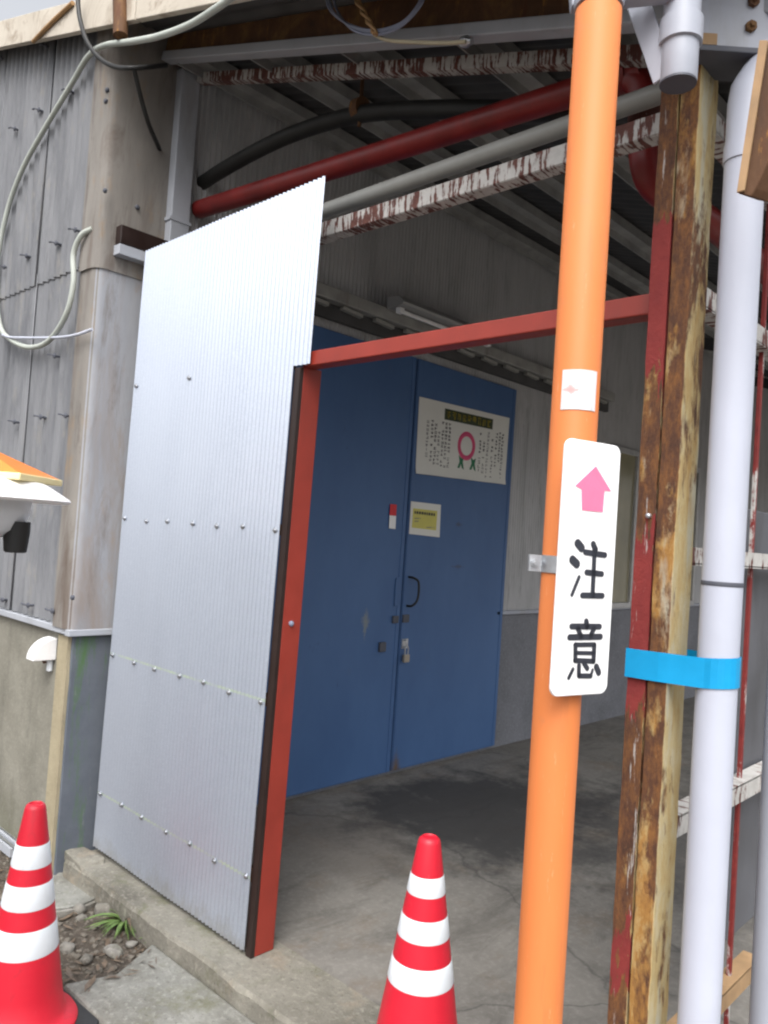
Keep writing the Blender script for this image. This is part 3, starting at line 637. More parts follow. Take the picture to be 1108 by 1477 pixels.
# ================================================================= PIPES AND CABLES
def pipe(name, pts, r, m, label, cat, sm=6, n=14):
    bm = B(); tube(bm, smoothpath(pts, sm) if sm else pts, r, n); return tag(obj(name, bm, m, smooth=True), label, cat)
ry = 2.06
a, b = PY(268, 313, ry), PY(905, 108, ry)
rp = thing('red_pipe', (b.x, ry, a.z), 'dark red pipe crossing under the canopy with a downturned elbow', 'pipe')
bm = B(); zz = (a.z+b.z)/2; tube(bm, smoothpath([(-3.33, ry, a.z+.01), (-2.2, ry, (a.z*.5+b.z*.5)), (b.x-.05, ry, b.z), (b.x+.02, ry, b.z-.02), (b.x+.055, ry+.01, b.z-.09), (b.x+.06, ry+.01, b.z-.25), (b.x+.085, ry+.05, b.z-.34), (b.x+.14, ry+.2, b.z-.37), (b.x+.16, ry+.6, b.z-.38), (b.x+.16, ry+2.6, b.z-.38)]), .042, 18); obj('tube', bm, 'red_pipe', rp, smooth=True)
bm = B(); lathe(bm, (b.x-.02, ry, b.z), [(.05, -.05), (.05, .03)], 18, V((1, 0, 0))); obj('coupling', bm, 'red_pipe', rp, smooth=True); bm = B(); lathe(bm, (b.x+.058, ry+.01, b.z-.17), [(.048, -.04), (.048, .04)], 18); obj('coupling', bm, 'peel_z', rp, smooth=True)
a, b = PY(470, 297, 1.965), PY(820, 190, 1.965)
zz = (a.z+b.z)/2; pipe('grey_conduit', [(-3.2, 1.965, zz), (-2, 1.965, zz), (-.86, 1.965, zz)], .028, 'grey_pipe', 'straight grey pipe lying along the flaking cross angle', 'pipe', 2)
yb = 2.14
pipe('black_hose', [PY(240, 300, 2.10), PY(268, 280, 2.10), PY(330, 240, 2.10), PY(400, 203, 2.12), PY(470, 177, yb), PY(540, 162, yb), PY(640, 158, yb), PY(760, 160, yb), PY(870, 162, yb)], .034, 'black_pipe', 'thick black insulated hose sagging under the canopy roof', 'hose')
hz = PY(520, 158, yb)
bm = B(); tube(bm, [hz+V((0, 0, -.07)), hz+V((0, 0, roofz(hz.x)-hz.z))], .008, 6); lathe(bm, hz, [(.046, -.02), (.046, .02)], 16, V((1, 0, -.1))); tag(obj('hose_hanger', bm, 'rust_plank', smooth=True), 'rusty strap hanger holding the black insulated hose', 'hanger')
pipe('pale_conduit', [PY(345, -12, 1.44), PY(315, 10, 1.44), PY(275, 35, 1.46), PY(230, 52, 1.47), (PY(190, 60, 1.48)), PY(150, 66, 1.53), PY(127, 82, 1.55), PY(103, 122, 1.565), PY(62, 190, 1.565), PY(30, 250, 1.565), PY(8, 315, 1.565), PY(-6, 400, 1.565), PY(0, 468, 1.565), PY(16, 490, 1.56), PY(42, 501, 1.56), PY(70, 492, 1.555), PY(95, 455, 1.55), PY(106, 410, 1.55), PY(106, 368, 1.55), PY(117, 340, 1.555), PY(134, 330, 1.58)], .0125, 'conduit', 'pale green flexible conduit looping down the slate wall', 'conduit')
pipe('white_cable', [PY(4, 483, 1.55), PY(20, 487, 1.55), PY(80, 487, 1.55), PY(110, 483, 1.55), PY(133, 475, 1.568)], .007, 'pipe_white', 'thin white cable running level across the slate wall', 'cable')
pipe('black_cable', [PY(112, -8, 1.46), PY(115, 25, 1.46), PY(125, 58, 1.46), PY(142, 82, 1.48), PY(165, 96, 1.50), PY(195, 98, 1.53), PY(240, 94, 1.70)], .010, 'black', 'black cable hanging in a loop under the cream fascia', 'cable')
pipe('black_drop_cable', [PY(193, 98, 1.54), PY(203, 140, 1.60), PY(215, 180, 1.68), PY(228, 210, 1.82), PY(234, 226, 1.88)], .010, 'black_pipe', 'dark cable dropping from the fascia to the grey post', 'cable')
pipe('rust_downpipe', [PY(173, -40, 1.485), PY(174, 52, 1.485)], .030, 'rust_plank', 'rusty brown stub of pipe crossing the cream fascia', 'pipe', 0)
pipe('fascia_streak', [PY(105, 4, 1.49), PY(75, 32, 1.49), PY(48, 60, 1.49)], .010, 'wire_tan', 'thin brown streak running diagonally across the cream fascia', 'cable', 3)  # thin brown tube drawn as the dark diagonal streak on the fascia
yl = 1.70
for k, (dx, nm) in enumerate(((0, 0), (7, 0), (-4, 0))):
    pipe('wire', [PY(472+dx, -10, yl), PY(482+dx*.8, 18, yl+k*.01), PY(510, 40+dx*.5, yl), PY(545, 46+dx*.6, yl), PY(580, 34+dx*.4, yl), PY(604+dx*.4, 8, yl), PY(610+dx*.3, -10, yl)], .0042, 'wire_blue', ('grey-blue wire hanging in a loop below the rusty beam', 'grey-blue wire of the loop hanging lowest and widest', 'grey-blue wire of the loop hanging highest and narrowest')[k], 'wire')
tw = thing('twisted_wire', PY(540, 52, yl), 'tan twisted wire ends hanging under the rusty beam', 'wire')
for k in range(2):
    pts = []
    for i in range(24):
        t = i/23; c = PY(508+34*t, -12+62*t, yl-.01); an = t*14+math.pi*k; pts.append(c+V((math.cos(an)*.006, math.sin(an)*.006, 0)))
    bm = B(); tube(bm, pts, .0055, 8); obj('strand', bm, 'wire_tan', tw, smooth=True)
pipe('cream_wire', [PY(540, 50, yl), PY(560, 58, yl+.02), PY(600, 61, yl+.04), PY(645, 62, yl+.05), PY(672, 60, yl+.06)], .006, 'wire_cream', 'cream sheathed wire run level along the grey beam flange', 'wire')
bm = B(); lathe(bm, PY(674, 60, 1.79), [(.016, -.02), (.018, 0), (.010, .012), (.010, .02)], 12, V((1, 0, -.3))); tag(obj('cable_clip', bm, 'galv', smooth=True), 'small shiny clamp on the beam flange ending the cream wire', 'clamp')
# ================================================================= ORANGE POLE, SIGN
PYV = 1.36
p0 = PY(820, 740, PYV); pr = 33.5/F_PX*(p0-CAM).dot(fw)
OP = thing('orange_pole', (p0.x, PYV, 0), 'upright pole sleeved in bright orange plastic carrying the caution sign', 'pole')
ptop = PY(862, 14, PYV).z
bm = B(); n = 40; prof = [(pr, 0), (pr, ptop-.006), (pr-.005, ptop)]
lathe(bm, (p0.x, PYV, 0), prof, n); obj('sleeve', bm, 'orange', OP, smooth=True)
bm = B(); lathe(bm, (p0.x, PYV, 0), [(pr*.86, ptop-.05), (pr*.86, ptop+.5)], 32); obj('pole_core', bm, 'grey_lav', OP, smooth=True)
bm = B(); lathe(bm, (p0.x, PYV, 0), [(pr+.002, ptop+.001), (pr+.004, ptop+.01), (pr+.004, ptop+.045), (pr, ptop+.05)], 40); obj('top_band', bm, 'grey_lav', OP, smooth=True)
# sticker wrapped on the pole
def _sticker(cx, cz):
    b = NB('worn_sticker'); f = b.noise(40, 8, .8); col = b.mix(b.mask(f, .54, .7), (.66, .66, .67), (.42, .42, .43))
    e = b.math('ADD', b.math('ABSOLUTE', b.math('SUBTRACT', b.axis(2), cz)), b.math('MULTIPLY', b.math('ABSOLUTE', b.math('SUBTRACT', b.axis(0), cx)), .7))
    e = b.math('ADD', e, b.math('MULTIPLY', b.math('SUBTRACT', b.noise(90, 6, .8), .5), .03))
    col = b.mix(b.math('MULTIPLY', b.ramp(e, [(.007, (1, 1, 1)), (.012, (0, 0, 0))]), .6), col, (.60, .16, .14))
    return b.done(col, .75, spec=.2)
mk = PY(826, 563, PYV-pr*.8); MT['sticker'] = _sticker(mk.x, mk.z)
bm = B(); cdir = (CAM-V((p0.x, PYV, CAM_H))); ca = math.atan2(cdir.y, cdir.x); z0, z1 = PY(832, 596, PYV).z, PY(834, 540, PYV).z
prev = None
for k in range(17):
    a = ca-.78+1.56*k/16+.17; q = [bm.verts.new((p0.x+math.cos(a)*(pr+.0012), PYV+math.sin(a)*(pr+.0012), z)) for z in (z0, z1)]
    if prev: bm.faces.new((prev[0], q[0], q[1], prev[1]))
    prev = q
stk = tag(obj('sticker', bm, 'sticker', smooth=True), 'scuffed square white sticker on the orange pole above the sign', 'sticker')
solid(stk, .0006, 1)
# sign
SGD = V((math.sin(math.radians(15)), math.cos(math.radians(15)), 0)); SGN = V((SGD.y, -SGD.x, 0))   # plate direction, outward normal
axisp = V((p0.x, PYV, 0)); plate_o = axisp+SGN*(pr+.018)
def hitplate(x, y, off=0.):
    d = ray(x, y); o = plate_o+SGN*off; t = (o-CAM).dot(SGN)/d.dot(SGN); return CAM+d*t
TL, TR, BR, BL = [hitplate(*q) for q in ((817, 631), (894, 643), (878, 998), (794, 1008))]
u_l = ((TL-plate_o).dot(SGD)+(BL-plate_o).dot(SGD))/2; u_r = ((TR-plate_o).dot(SGD)+(BR-plate_o).dot(SGD))/2
zt = (TL.z+TR.z)/2; zb = (BL.z+BR.z)/2; SW = u_r-u_l; SH = zt-zb
SG = thing('caution_sign', plate_o+V((0, 0, zb)), 'white upright caution sign with pink arrow and two black characters', 'sign')
def sp(u, v, off=0.): return plate_o+SGD*(u_l+SW*u)+V((0, 0, zt-SH*v))+SGN*off
rr = .018; out = []
for cu, cv, a0 in ((1, 0, 0), (0, 0, 90), (0, 1, 180), (1, 1, 270)):
    for k in range(7):
        a = math.radians(a0+90*k/6); out.append(sp(0, 0)+SGD*((SW-rr if cu else rr)+rr*math.cos(a))+V((0, 0, -(SH-rr if cv else rr)+rr*math.sin(a))))
bm = B(); poly(bm, out, -SGN*.006); obj('plate', bm, 'white', SG, bevel=.0015)
def uv(x, y):
    fl = (y-40)/1385; xl_, xr_ = 345-73*fl, 640-60*(y-90)/1295
    u = (x-xl_)/(xr_-xl_); t_, b_ = 40+50*u, 1425-40*u
    return u, (y-t_)/(b_-t_)
KX, KY2 = 300., 1340.
def strokes(name, segs, m):
    bm = B()
    for a, b, wd in segs:
        (ua, va), (ub, vb) = uv(*a), uv(*b)
        A_, B_ = V((ua*SW, va*SH)), V((ub*SW, vb*SH)); wm = wd/KY2*SH*1.38
        poly(bm, [sp(0, 0, .0004)+SGD*c.x+V((0, 0, -c.y)) for c in capsule2(A_, B_, wm)], SGN*.0006)
    obj(name, bm, m, SG)
strokes('character', [((407, 606), (428, 630), 34), ((380, 694), (403, 716), 34), ((416, 784), (378, 880), 15), ((490, 608), (503, 636), 26), ((448, 652), (556, 664), 23), ((456, 758), (540, 764), 23), ((434, 880), (545, 878), 23), ((498, 640), (490, 880), 22)], 'sign_ink')
strokes('character', [((457, 1016), (462, 1045), 24), ((378, 1046), (532, 1040), 23), ((412, 1056), (430, 1095), 22), ((500, 1052), (482, 1090), 22), ((368, 1104), (538, 1092), 24), ((400, 1142), (400, 1222), 20), ((503, 1138), (500, 1222), 22), ((398, 1142), (504, 1135), 18), ((402, 1184), (498, 1180), 16), ((398, 1224), (500, 1222), 20), ((388, 1270), (365, 1318), 15), ((420, 1250), (420, 1298), 20), ((420, 1303), (485, 1300), 20), ((487, 1298), (495, 1268), 13), ((447, 1236), (466, 1262), 20), ((516, 1250), (530, 1280), 26)], 'sign_ink')
bm = B(); ar = [(500, 195), (392, 300), (425, 318), (428, 430), (540, 438), (548, 325), (585, 328)]
ap = [sp(uv(*q)[0], uv(*q)[1], .0004) for q in ar]; poly(bm, ap, SGN*.0006); obj('arrow', bm, 'pink', SG)
bm = B(); zc = PY(780, 812, PYV).z   # clamp band and bolt
lathe(bm, (p0.x, PYV, zc), [(pr+.0015, -.017), (pr+.003, -.016), (pr+.003, .016), (pr+.0015, .017)], 40); obj('clamp_band', bm, 'galv', SG, smooth=True)
ld = (-rt); ld.z = 0; ld.normalize(); fr = -V((fw.x, fw.y, 0)).normalized()
e = axisp+ld*(pr+.012)+V((0, 0, zc))
bm = B(); bar(bm, e-ld*.016+fr*.004, e+ld*.014+fr*.004, .003, .032); bar(bm, e-ld*.016-fr*.008, e+ld*.014-fr*.008, .003, .032); tube(bm, [e+ld*.004+fr*.018, e+ld*.004-fr*.02], .004, 8); lathe(bm, e+ld*.004+fr*.006, [(.008, 0), (.008, .006)], 6, fr); obj('clamp_ears', bm, 'galv', SG)
for s in (-1, 1):
    bm = B(); bar(bm, axisp+SGN*(pr-.002)+V((0, 0, zc)), axisp+SGN*(pr+.0125)+V((0, 0, zc)), .05, .03); 
    if s == 1: obj('clamp_block', bm, 'galv', SG)
    else: bm.free()
# ================================================================= WHITE DRAINPIPE, TAPE
WP = 1.80; pw = PY(1044, 800, WP); wr = 28.2/F_PX*(pw-CAM).dot(fw)
DP = thing('white_drainpipe', (pw.x, WP, 0), 'white plastic drainpipe taped to the rusty column', 'pipe')
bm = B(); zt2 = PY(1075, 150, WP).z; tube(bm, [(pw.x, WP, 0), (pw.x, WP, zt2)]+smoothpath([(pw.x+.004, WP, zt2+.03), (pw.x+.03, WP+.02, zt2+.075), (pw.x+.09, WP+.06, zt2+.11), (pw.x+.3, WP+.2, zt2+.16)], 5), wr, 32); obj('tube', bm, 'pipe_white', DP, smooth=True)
zj = PY(1043, 842, WP).z
bm = B(); lathe(bm, (pw.x, WP, zj), [(wr+.0008, -.005), (wr+.0012, -.004), (wr+.0012, .004), (wr+.0008, .005)], 32); obj('joint_ring', bm, 'darkcap', DP, smooth=True)
zj2 = PY(1068, 235, WP).z
bm = B(); lathe(bm, (pw.x, WP, zj2), [(wr+.0005, -.004), (wr+.003, -.003), (wr+.003, .035), (wr+.0005, .036)], 32); obj('socket', bm, 'pipe_white', DP, smooth=True)
# tape loop round column and pipe (convex outline, extruded band with slight sag)
pts2 = [V((cx0-.002, cy0-.006)), V((cx1-.02, cy0-.010))]
for k in range(13):
    a = math.radians(-105+210*k/12); pts2.append(V((pw.x+math.cos(a)*(wr+.002), WP+math.sin(a)*(wr+.002))))
pts2 += [V((cx1, cy1+.004)), V((cx0-.002, cy1+.004))]
bm = B(); ztp = PY(930, 938, cy0).z; zbt = PY(930, 980, cy0).z; n = len(pts2); va = []; vb = []
for i, q in enumerate(pts2):
    sag = .010*math.sin(math.pi*i/n); va.append(bm.verts.new((q.x, q.y, ztp+sag))); vb.append(bm.verts.new((q.x, q.y, zbt+sag)))
for i in range(n): bm.faces.new((va[i], va[(i+1) % n], vb[(i+1) % n], vb[i]))
tp = tag(obj('tape_band', bm, 'tape'), 'bright blue tape band round the rusty column and white pipe', 'tape'); solid(tp, .0012, 1)
# ================================================================= BRACKET ASSEMBLY OVER THE COLUMN
by = 1.50
BK = thing('bracket_arm', PY(980, 60, by), 'pale grey steel bracket with capped tube above the rusty column', 'bracket')
q = PY(978, 122, by); rs = 26/F_PX*(q-CAM).dot(fw)
bm = B(); lathe(bm, (q.x, by, q.z), [(rs*.98, .004), (rs, .006), (rs, .075), (rs*1.0, .45)], 36); obj('stub_tube', bm, 'grey_lav', BK, smooth=True)
bm = B(); lathe(bm, (q.x, by, q.z), [(rs*.985, 0), (rs*.985, .0038)], 36); obj('end_cap', bm, 'darkcap', BK, smooth=True)
bm = B(); lathe(bm, (q.x, by, q.z), [(rs+.001, .080), (rs+.006, .082), (rs+.006, .13), (rs+.001, .132)], 36); obj('collar', bm, 'grey_lav', BK, smooth=True)
pa, pb = PY(912, -20, by-.02), PY(958, 112, by-.02)
bm = B(); bar(bm, pa, pb, .008, .045, (1, 0, 0)); obj('strap', bm, 'grey_lav', BK, bevel=.002)
pa, pb = PY(842, -2, PYV-.02), PY(1150, 30, by)
rh0 = V((rt.x, rt.y, 0)).normalized(); nn0 = V((fw.x, fw.y, 0)).normalized(); br = ray(985, 66); bo = CAM+br*(1.78/br.dot(fw))
def bp(a, b, z): return bo+rh0*a+nn0*b+V((0, 0, z))
bm = B(); poly(bm, [bp(-.04, 0, 0), bp(.42, 0, 0), bp(.42, 0, .26), bp(-.04, 0, .26)], nn0*.012); obj('plate', bm, 'grey_lav', BK, bevel=.002)
bm = B(); poly(bm, [bp(-.04, -.012, -.014), bp(.42, -.012, -.014), bp(.42, .10, -.014), bp(-.04, .10, -.014)], (0, 0, .0135)); obj('lower_flange', bm, 'darkcap', BK, bevel=.002)
bm = B(); poly(bm, [bp(.0, -.001, .004), bp(.075, -.001, .004), bp(.075, -.001, .03), bp(.0, -.001, .03)], -nn0*.004); obj('rust_patch', bm, 'tan_edge', BK)
for b_ in ((1086, 4), (1082, 40)):
    d_ = ray(*b_); pp = CAM+d_*((bo-CAM).dot(nn0)/d_.dot(nn0)); bm = B(); lathe(bm, pp, [(.013, -.001), (.013, .01), (.006, .011), (.006, .018)], 6, -nn0); obj('bolt', bm, 'rust_dark', BK)
pp = PY(918, 3, by-.04); bm = B(); lathe(bm, pp, [(.008, -.001), (.008, .01), (.003, .012)], 6, V((0, -1, 0))); obj('bolt', bm, 'darkcap', BK)
bm = B(); bar(bm, (p0.x-pr-.01, PYV-.02, ptop+.035), (q.x+.02, by-.01, ptop+.065), .03, .05); obj('arm', bm, 'grey_lav', BK, bevel=.003)
# rusty plank end hanging in front of the white pipe
ry0 = 1.52
tp_ = [PY(*c, ry0) for c in ((1064, 279), (1083, 283), (1090, 272), (1112, 226), (1130, 60), (1098, 60))]
RP = thing('rusty_flat_bar', tp_[0], 'rusty brown flat bar end with tan edge hanging before the white pipe', 'bar')
bm = B(); poly(bm, tp_, (.02, .05, 0)); obj('web', bm, 'rust_plank', RP, bevel=.002)
e_ = [PY(*c, ry0-.004) for c in ((1064, 279), (1075, 276), (1109, 60), (1097, 60))]
bm = B(); poly(bm, e_, (0, -.006, 0)); obj('edge', bm, 'tan_edge', RP, bevel=.001)
# ================================================================= POSTERS, TAG, PADLOCK ON THE DOORS
QX = DX+.006
def dp(y, z, off=0.): return V((QX+off, y, z))
TLp, TRp, BRp, BLp = [PX(*c, QX) for c in ((605, 572), (735, 603), (728, 699), (599, 683))]
PO = thing('wall_poster', BLp, 'wide white poster with pink ring and green ribbons on the blue door', 'poster')
def pp_(u, v, off=0.):
    a = TLp.lerp(TRp, u); b = BLp.lerp(BRp, u); c = a.lerp(b, v)
    curl = .02*max(0, v-.9)/.1*(.4+.6*math.sin(u*9)**2); return V((QX+off+curl*.8, c.y, c.z))
bm = B(); nu, nv = 24, 12
g = [[bm.verts.new(pp_(i/nu, j/nv)) for j in range(nv+1)] for i in range(nu+1)]
for i in range(nu):
    for j in range(nv): bm.faces.new((g[i][j], g[i+1][j], g[i+1][j+1], g[i][j+1]))
solid(obj('sheet', bm, 'paper', PO, smooth=True), .001, -1)
def rect(bm, u0, v0, u1, v1, off, th=.0005): poly(bm, [pp_(u0, v0, off), pp_(u1, v0, off), pp_(u1, v1, off), pp_(u0, v1, off)], (th, 0, 0))
bm = B(); rect(bm, .26, .075, .80, .225, .0012); obj('title_band', bm, 'title_green', PO)
def glyph(bm, u, v, w_, h_, off, dense=5):
    for k in range(dense):
        if random.random() < .55:
            vv = v+h_*random.random()*.85; rect(bm, u+w_*.1*random.random(), vv, u+w_*(.75+.25*random.random()), vv+h_*.14, off)
        else:
            uu = u+w_*random.random()*.8; rect(bm, uu, v+h_*.2*random.random(), uu+w_*.16, v+h_*(.7+.3*random.random()), off)
bm = B()
for k in range(9): glyph(bm, .285+.056*k, .095, .042, .11, .0020, 6)
obj('title_lettering', bm, 'title_yellow', PO)['kind'] = 'stuff'
for i, (u, v0, v1, d) in enumerate(((.085, .28, .78, 0), (.13, .26, .80, 0), (.165, .30, .84, 0), (.20, .40, .86, 0), (.24, .26, .86, 1), (.275, .26, .88, 1), (.31, .26, .88, 1), (.655, .30, .84, 0), (.70, .42, .88, 0), (.745, .27, .90, 0), (.80, .36, .90, 0), (.845, .26, .76, 0), (.885, .24, .74, 1), (.92, .25, .90, 0))):
    bm = B(); v = v0
    while v < v1:
        if random.random() < .88: glyph(bm, u, v, .027, .042, .0012, 5 if v < .62 else 3)
        v += .052
    if len(bm.verts): obj('text_column', bm, 'ink' if d or i % 3 else 'ink_grey', PO)['kind'] = 'stuff'
bm = B(); cu, cv = .515, .53; ruv = (TRp-TLp).length; hh = (TLp-BLp).length
ring_o = []; n = 48
def ringp(r, a, off): return pp_(cu+r*math.cos(a)/ruv, cv+r*math.sin(a)/hh, off)
prev = None; first_q = None
for k in range(n+1):
    a = 2*math.pi*k/n; c = [bm.verts.new(ringp(r, a, o)) for r, o in ((.066, .0014), (.072, .004), (.094, .004), (.100, .0014))]
    if prev:
        for j in range(3): bm.faces.new((prev[j], c[j], c[j+1], prev[j+1]))
    prev = c
obj('ring', bm, 'ring_pink', PO, smooth=True)
for uc in (.465, .60):
    bm = B(); L = [(-.035, .68), (.0, .72), (.035, .69), (.022, .77), (.042, .875), (.012, .85), (.0, .80), (-.016, .86), (-.044, .86), (-.02, .77)]
    poly(bm, [pp_(uc+a*.85, b-.01, .0014) for a, b in L], (.0008, 0, 0)); obj('ribbon', bm, 'green_ink', PO)
def quad(name, pxs, th, m, label=None, cat=None, parent=None, off=0.):
    bm = B(); c = [PX(*q, QX+off) for q in pxs]; poly(bm, c, (th, 0, 0)); o = obj(name, bm, m, parent)
    return tag(o, label, cat) if label else o
c = [PX(*q, QX) for q in ((593, 724), (636, 728), (634, 775), (590, 770))]
YN = thing('paper_notice', c[3], 'small white notice with yellow centre on the blue door', 'notice')
quad('sheet', ((593, 723), (636, 728), (634, 775), (590, 770)), .001, 'paper', parent=YN)
quad('yellow_panel', ((596, 733), (631, 737), (629, 765), (594, 761)), .0006, 'yellow', parent=YN, off=.0014)
bm = B(); uu = 598
while uu < 627:
    quad_w = random.uniform(1.5, 3); cc = [PX(*q, QX+.0024) for q in ((uu, 737+(uu-598)*.12), (uu+quad_w, 737+(uu-598)*.12), (uu+quad_w, 741+(uu-598)*.12), (uu, 741+(uu-598)*.12))]; poly(bm, cc, (.0005, 0, 0)); uu += quad_w+.9
obj('heading', bm, 'ink', YN)
bm = B()
for (uu, vv, L) in ((598, 747, 9), (598, 751, 7), (615, 760, 12)):
    for k in range(L): 
        if random.random() < .7: poly(bm, [PX(*q, QX+.0024) for q in ((uu+k, vv), (uu+k+.7, vv), (uu+k+.7, vv+1.6), (uu+k, vv+1.6))], (.0004, 0, 0))
obj('small_text', bm, 'ink_grey', YN)
RT = thing('door_tag', PX(565, 762, QX), 'small red and white tag stuck beside the door seam', 'tag')
quad('red_half', ((563, 727), (572, 728), (571, 744), (562, 743)), .003, 'red_tag', parent=RT)
quad('white_half', ((562, 743.3), (571, 744.3), (570, 763), (561, 762)), .003, 'white', parent=RT)
pl = PX(577, 938, QX)
PL = thing('padlock', (QX+.02, seam+.045, .71), 'small brass padlock hanging from the blue door hasp', 'padlock')
bm = B(); box(bm, (QX+.014, seam+.018, .715), (QX+.036, seam+.068, .765)); obj('body', bm, 'brass', PL, bevel=.005)
bm = B(); pts = [(QX+.025, seam+.028, .76), (QX+.025, seam+.028, .80)]+[(QX+.025, seam+.043-.015*math.cos(math.pi*k/8), .80+.018*math.sin(math.pi*k/8)) for k in range(1, 8)]+[(QX+.025, seam+.058, .80), (QX+.025, seam+.058, .76)]
tube(bm, pts, .004, 8); obj('shackle', bm, 'galv', PL, smooth=True)
# fluorescent batten over the doors
a, b = PX(567, 452, WX+.17), PX(705, 492, WX+.17)
LF = thing('strip_light', (WX+.1, (a.y+b.y)/2, 2.86), 'unlit grey strip light fixture fixed above the blue doors', 'light fixture')
bm = B(); poly(bm, [(WX+.118, a.y, 2.86), (WX+.24, a.y, 2.875), (WX+.25, a.y, 2.89), (WX+.21, a.y, 2.93), (WX+.118, a.y, 2.935)], (0, b.y-a.y, 0)); obj('housing', bm, 'lampbody', LF, bevel=.003)
bm = B(); tube(bm, [(WX+.19, a.y+.04, 2.848), (WX+.19, b.y-.04, 2.848)], .013, 14); obj('tube', bm, 'white', LF, smooth=True)
for yy_ in (a.y+.02, b.y-.06):
    bm = B(); box(bm, (WX+.172, yy_, 2.832), (WX+.208, yy_+.04, 2.868)); obj('lampholder', bm, 'white', LF, bevel=.003)
# ================================================================= CONES
def cone(name, top, base_z, rot, label):
    T = thing(name, (top.x, top.y, base_z), label, 'traffic cone', None); Hc = top.z-base_z; c = V((top.x, top.y, base_z))
    ht = Hc; rb, rtp = .132, .031; zb0 = .05
    rad = lambda z: rb+(rtp-rb)*(z-zb0)/(ht-.015-zb0)
    bm = B(); prof = [(rad(zb0)+.036, .022), (rad(zb0)+.040, .034), (rad(zb0)+.032, .046), (rad(zb0)+.012, zb0+.004), (rad(zb0+.02), zb0+.02)]
    for k in range(1, 9): z = zb0+.02+(ht-.035-zb0)*k/8; prof.append((rad(z), z))
    prof += [(rtp*.92, ht-.007), (rtp*.7, ht-.001), (rtp*.62, ht), (rtp*.55, ht-.004)]
    lathe(bm, c, prof, 48); obj('body', bm, 'cone_red', T, smooth=True)
    bm = B(); s = .185; ch = .03; o = []
    for sx, sy in ((1, 1), (-1, 1), (-1, -1), (1, -1)):
        for q in ((s, s-ch), (s-ch, s)) if sx*sy > 0 else ((s-ch, s), (s, s-ch)):
            o.append(V((sx*q[0], sy*q[1], 0)))
    R_ = Matrix.Rotation(rot, 3, 'Z'); poly(bm, [c+R_@p for p in o], (0, 0, .030)); obj('base', bm, 'black', T, bevel=.006)
    return T, c, rad, ht
def bands(T, c, rad, fr):
    for f0, f1 in fr:
        bm = B(); lathe(bm, c, [(rad(f0)+.0003, f0), (rad(f0+.003)+.0015, f0+.003), (rad(f1-.003)+.0015, f1-.003), (rad(f1)+.0003, f1)], 48, cap=False); obj('reflective_band', bm, 'cone_white', T, smooth=True)
tz = .70; t1 = PZ(620, 1206, tz)
T1, c1, rad1, h1 = cone('traffic_cone', t1, 0.0, math.radians(20), 'red and white striped traffic cone standing on the passage mouth beside the orange pole')
def zat(px_, py_, t, rad, z0):   # height of a pixel on the near side of the cone
    d = ray(px_, py_); n_ = V((fw.x, fw.y, 0)).normalized(); r_ = .08
    for _ in range(4):
        z = (CAM+d*(((t-n_*r_)-CAM).dot(n_)/d.dot(n_))).z; r_ = rad(z-z0)
    return z-z0
bands(T1, c1, rad1, [(zat(614, b_, t1, rad1, 0), zat(614, a_, t1, rad1, 0)) for a_, b_ in ((1268, 1297), (1331, 1365), (1401, 1438))])
t2 = PZ(52, 1158, .60)
T2, c2, rad2, h2 = cone('traffic_cone', t2, GZ, math.radians(2), 'red and white striped traffic cone standing on the dirt by the mortar plinth')
bands(T2, c2, rad2, [(zat(38, b_, t2, rad2, GZ), zat(38, a_, t2, rad2, GZ)) for a_, b_ in ((1222, 1256), (1281, 1318), (1348, 1391))])
# ================================================================= LEFT SMALL THINGS
v0 = PY(75, 935, WY-.005)
VH = thing('vent_hood', (v0.x, WY, v0.z-.06), 'small white plastic vent hood on the mortar plinth', 'vent')
bm = B(); o = []
for k in range(9):
    a = math.radians(90*k/8); o.append((v0.x-.035, WY-.105*math.sin(a), v0.z+.052-.10*(1-math.cos(a))))
poly(bm, o+[(v0.x-.035, WY, v0.z-.048)], (.075, 0, 0)); obj('hood', bm, 'white', VH, bevel=.004)
bm = B(); tube(bm, [(v0.x+.008, WY-.012, v0.z-.045), (v0.x+.008, WY-.012, v0.z-.10)], .014, 12); obj('spout', bm, 'cone_white', VH, smooth=True)
bm = B(); tube(bm, [(v0.x-.02, WY-.03, v0.z-.046), (v0.x-.02, WY-.02, v0.z-.066)], .012, 10); obj('spout_end', bm, 'rust_plank', VH, smooth=True)
# hooded lamp on its own post at the left edge
D = 1.9
def PD(x, y, d=D):
    r = ray(x, y); return CAM+r*(d/r.dot(fw))
lc = PD(-48, 712); 
HL = thing('hooded_lamp', (lc.x, lc.y, GZ), 'white hooded outdoor lamp with orange top plate and black nozzle', 'lamp')
bm = B(); lathe(bm, lc, [(.10, .05), (.16, .045), (.232, .002), (.236, -.004), (.228, -.010), (.14, .002), (.10, .004)], 48, cap=True); obj('brim', bm, 'white', HL, smooth=True)
bm = B(); lathe(bm, lc, [(.04, -.105), (.10, -.098), (.128, -.08), (.142, -.045), (.148, .002)], 40); obj('bowl', bm, 'cone_white', HL, smooth=True)
tq = [PD(*c) for c in ((64, 690), (64, 697), (-60, 676), (-60, 668))]
nn = V((fw.x, fw.y, 0)).normalized(); rh = V((rt.x, rt.y, 0)).normalized()
def hp(a, b, z): return lc+rh*a+nn*b+V((0, 0, z))
bm = B(); e_ = [(.172, -.10), (.172, .14), (-.16, .14), (-.16, -.10)]
lo = [bm.verts.new(hp(a, b, .038)) for a, b in e_]; hi = [bm.verts.new(hp(a, b, .054)) for a, b in e_]
bm.faces.new(lo); bm.faces.new(hi[::-1])
for k in range(4): bm.faces.new((lo[k], hi[k], hi[(k+1) % 4], lo[(k+1) % 4]))
obj('top_rim', bm, 'cream_edge', HL, bevel=.003)
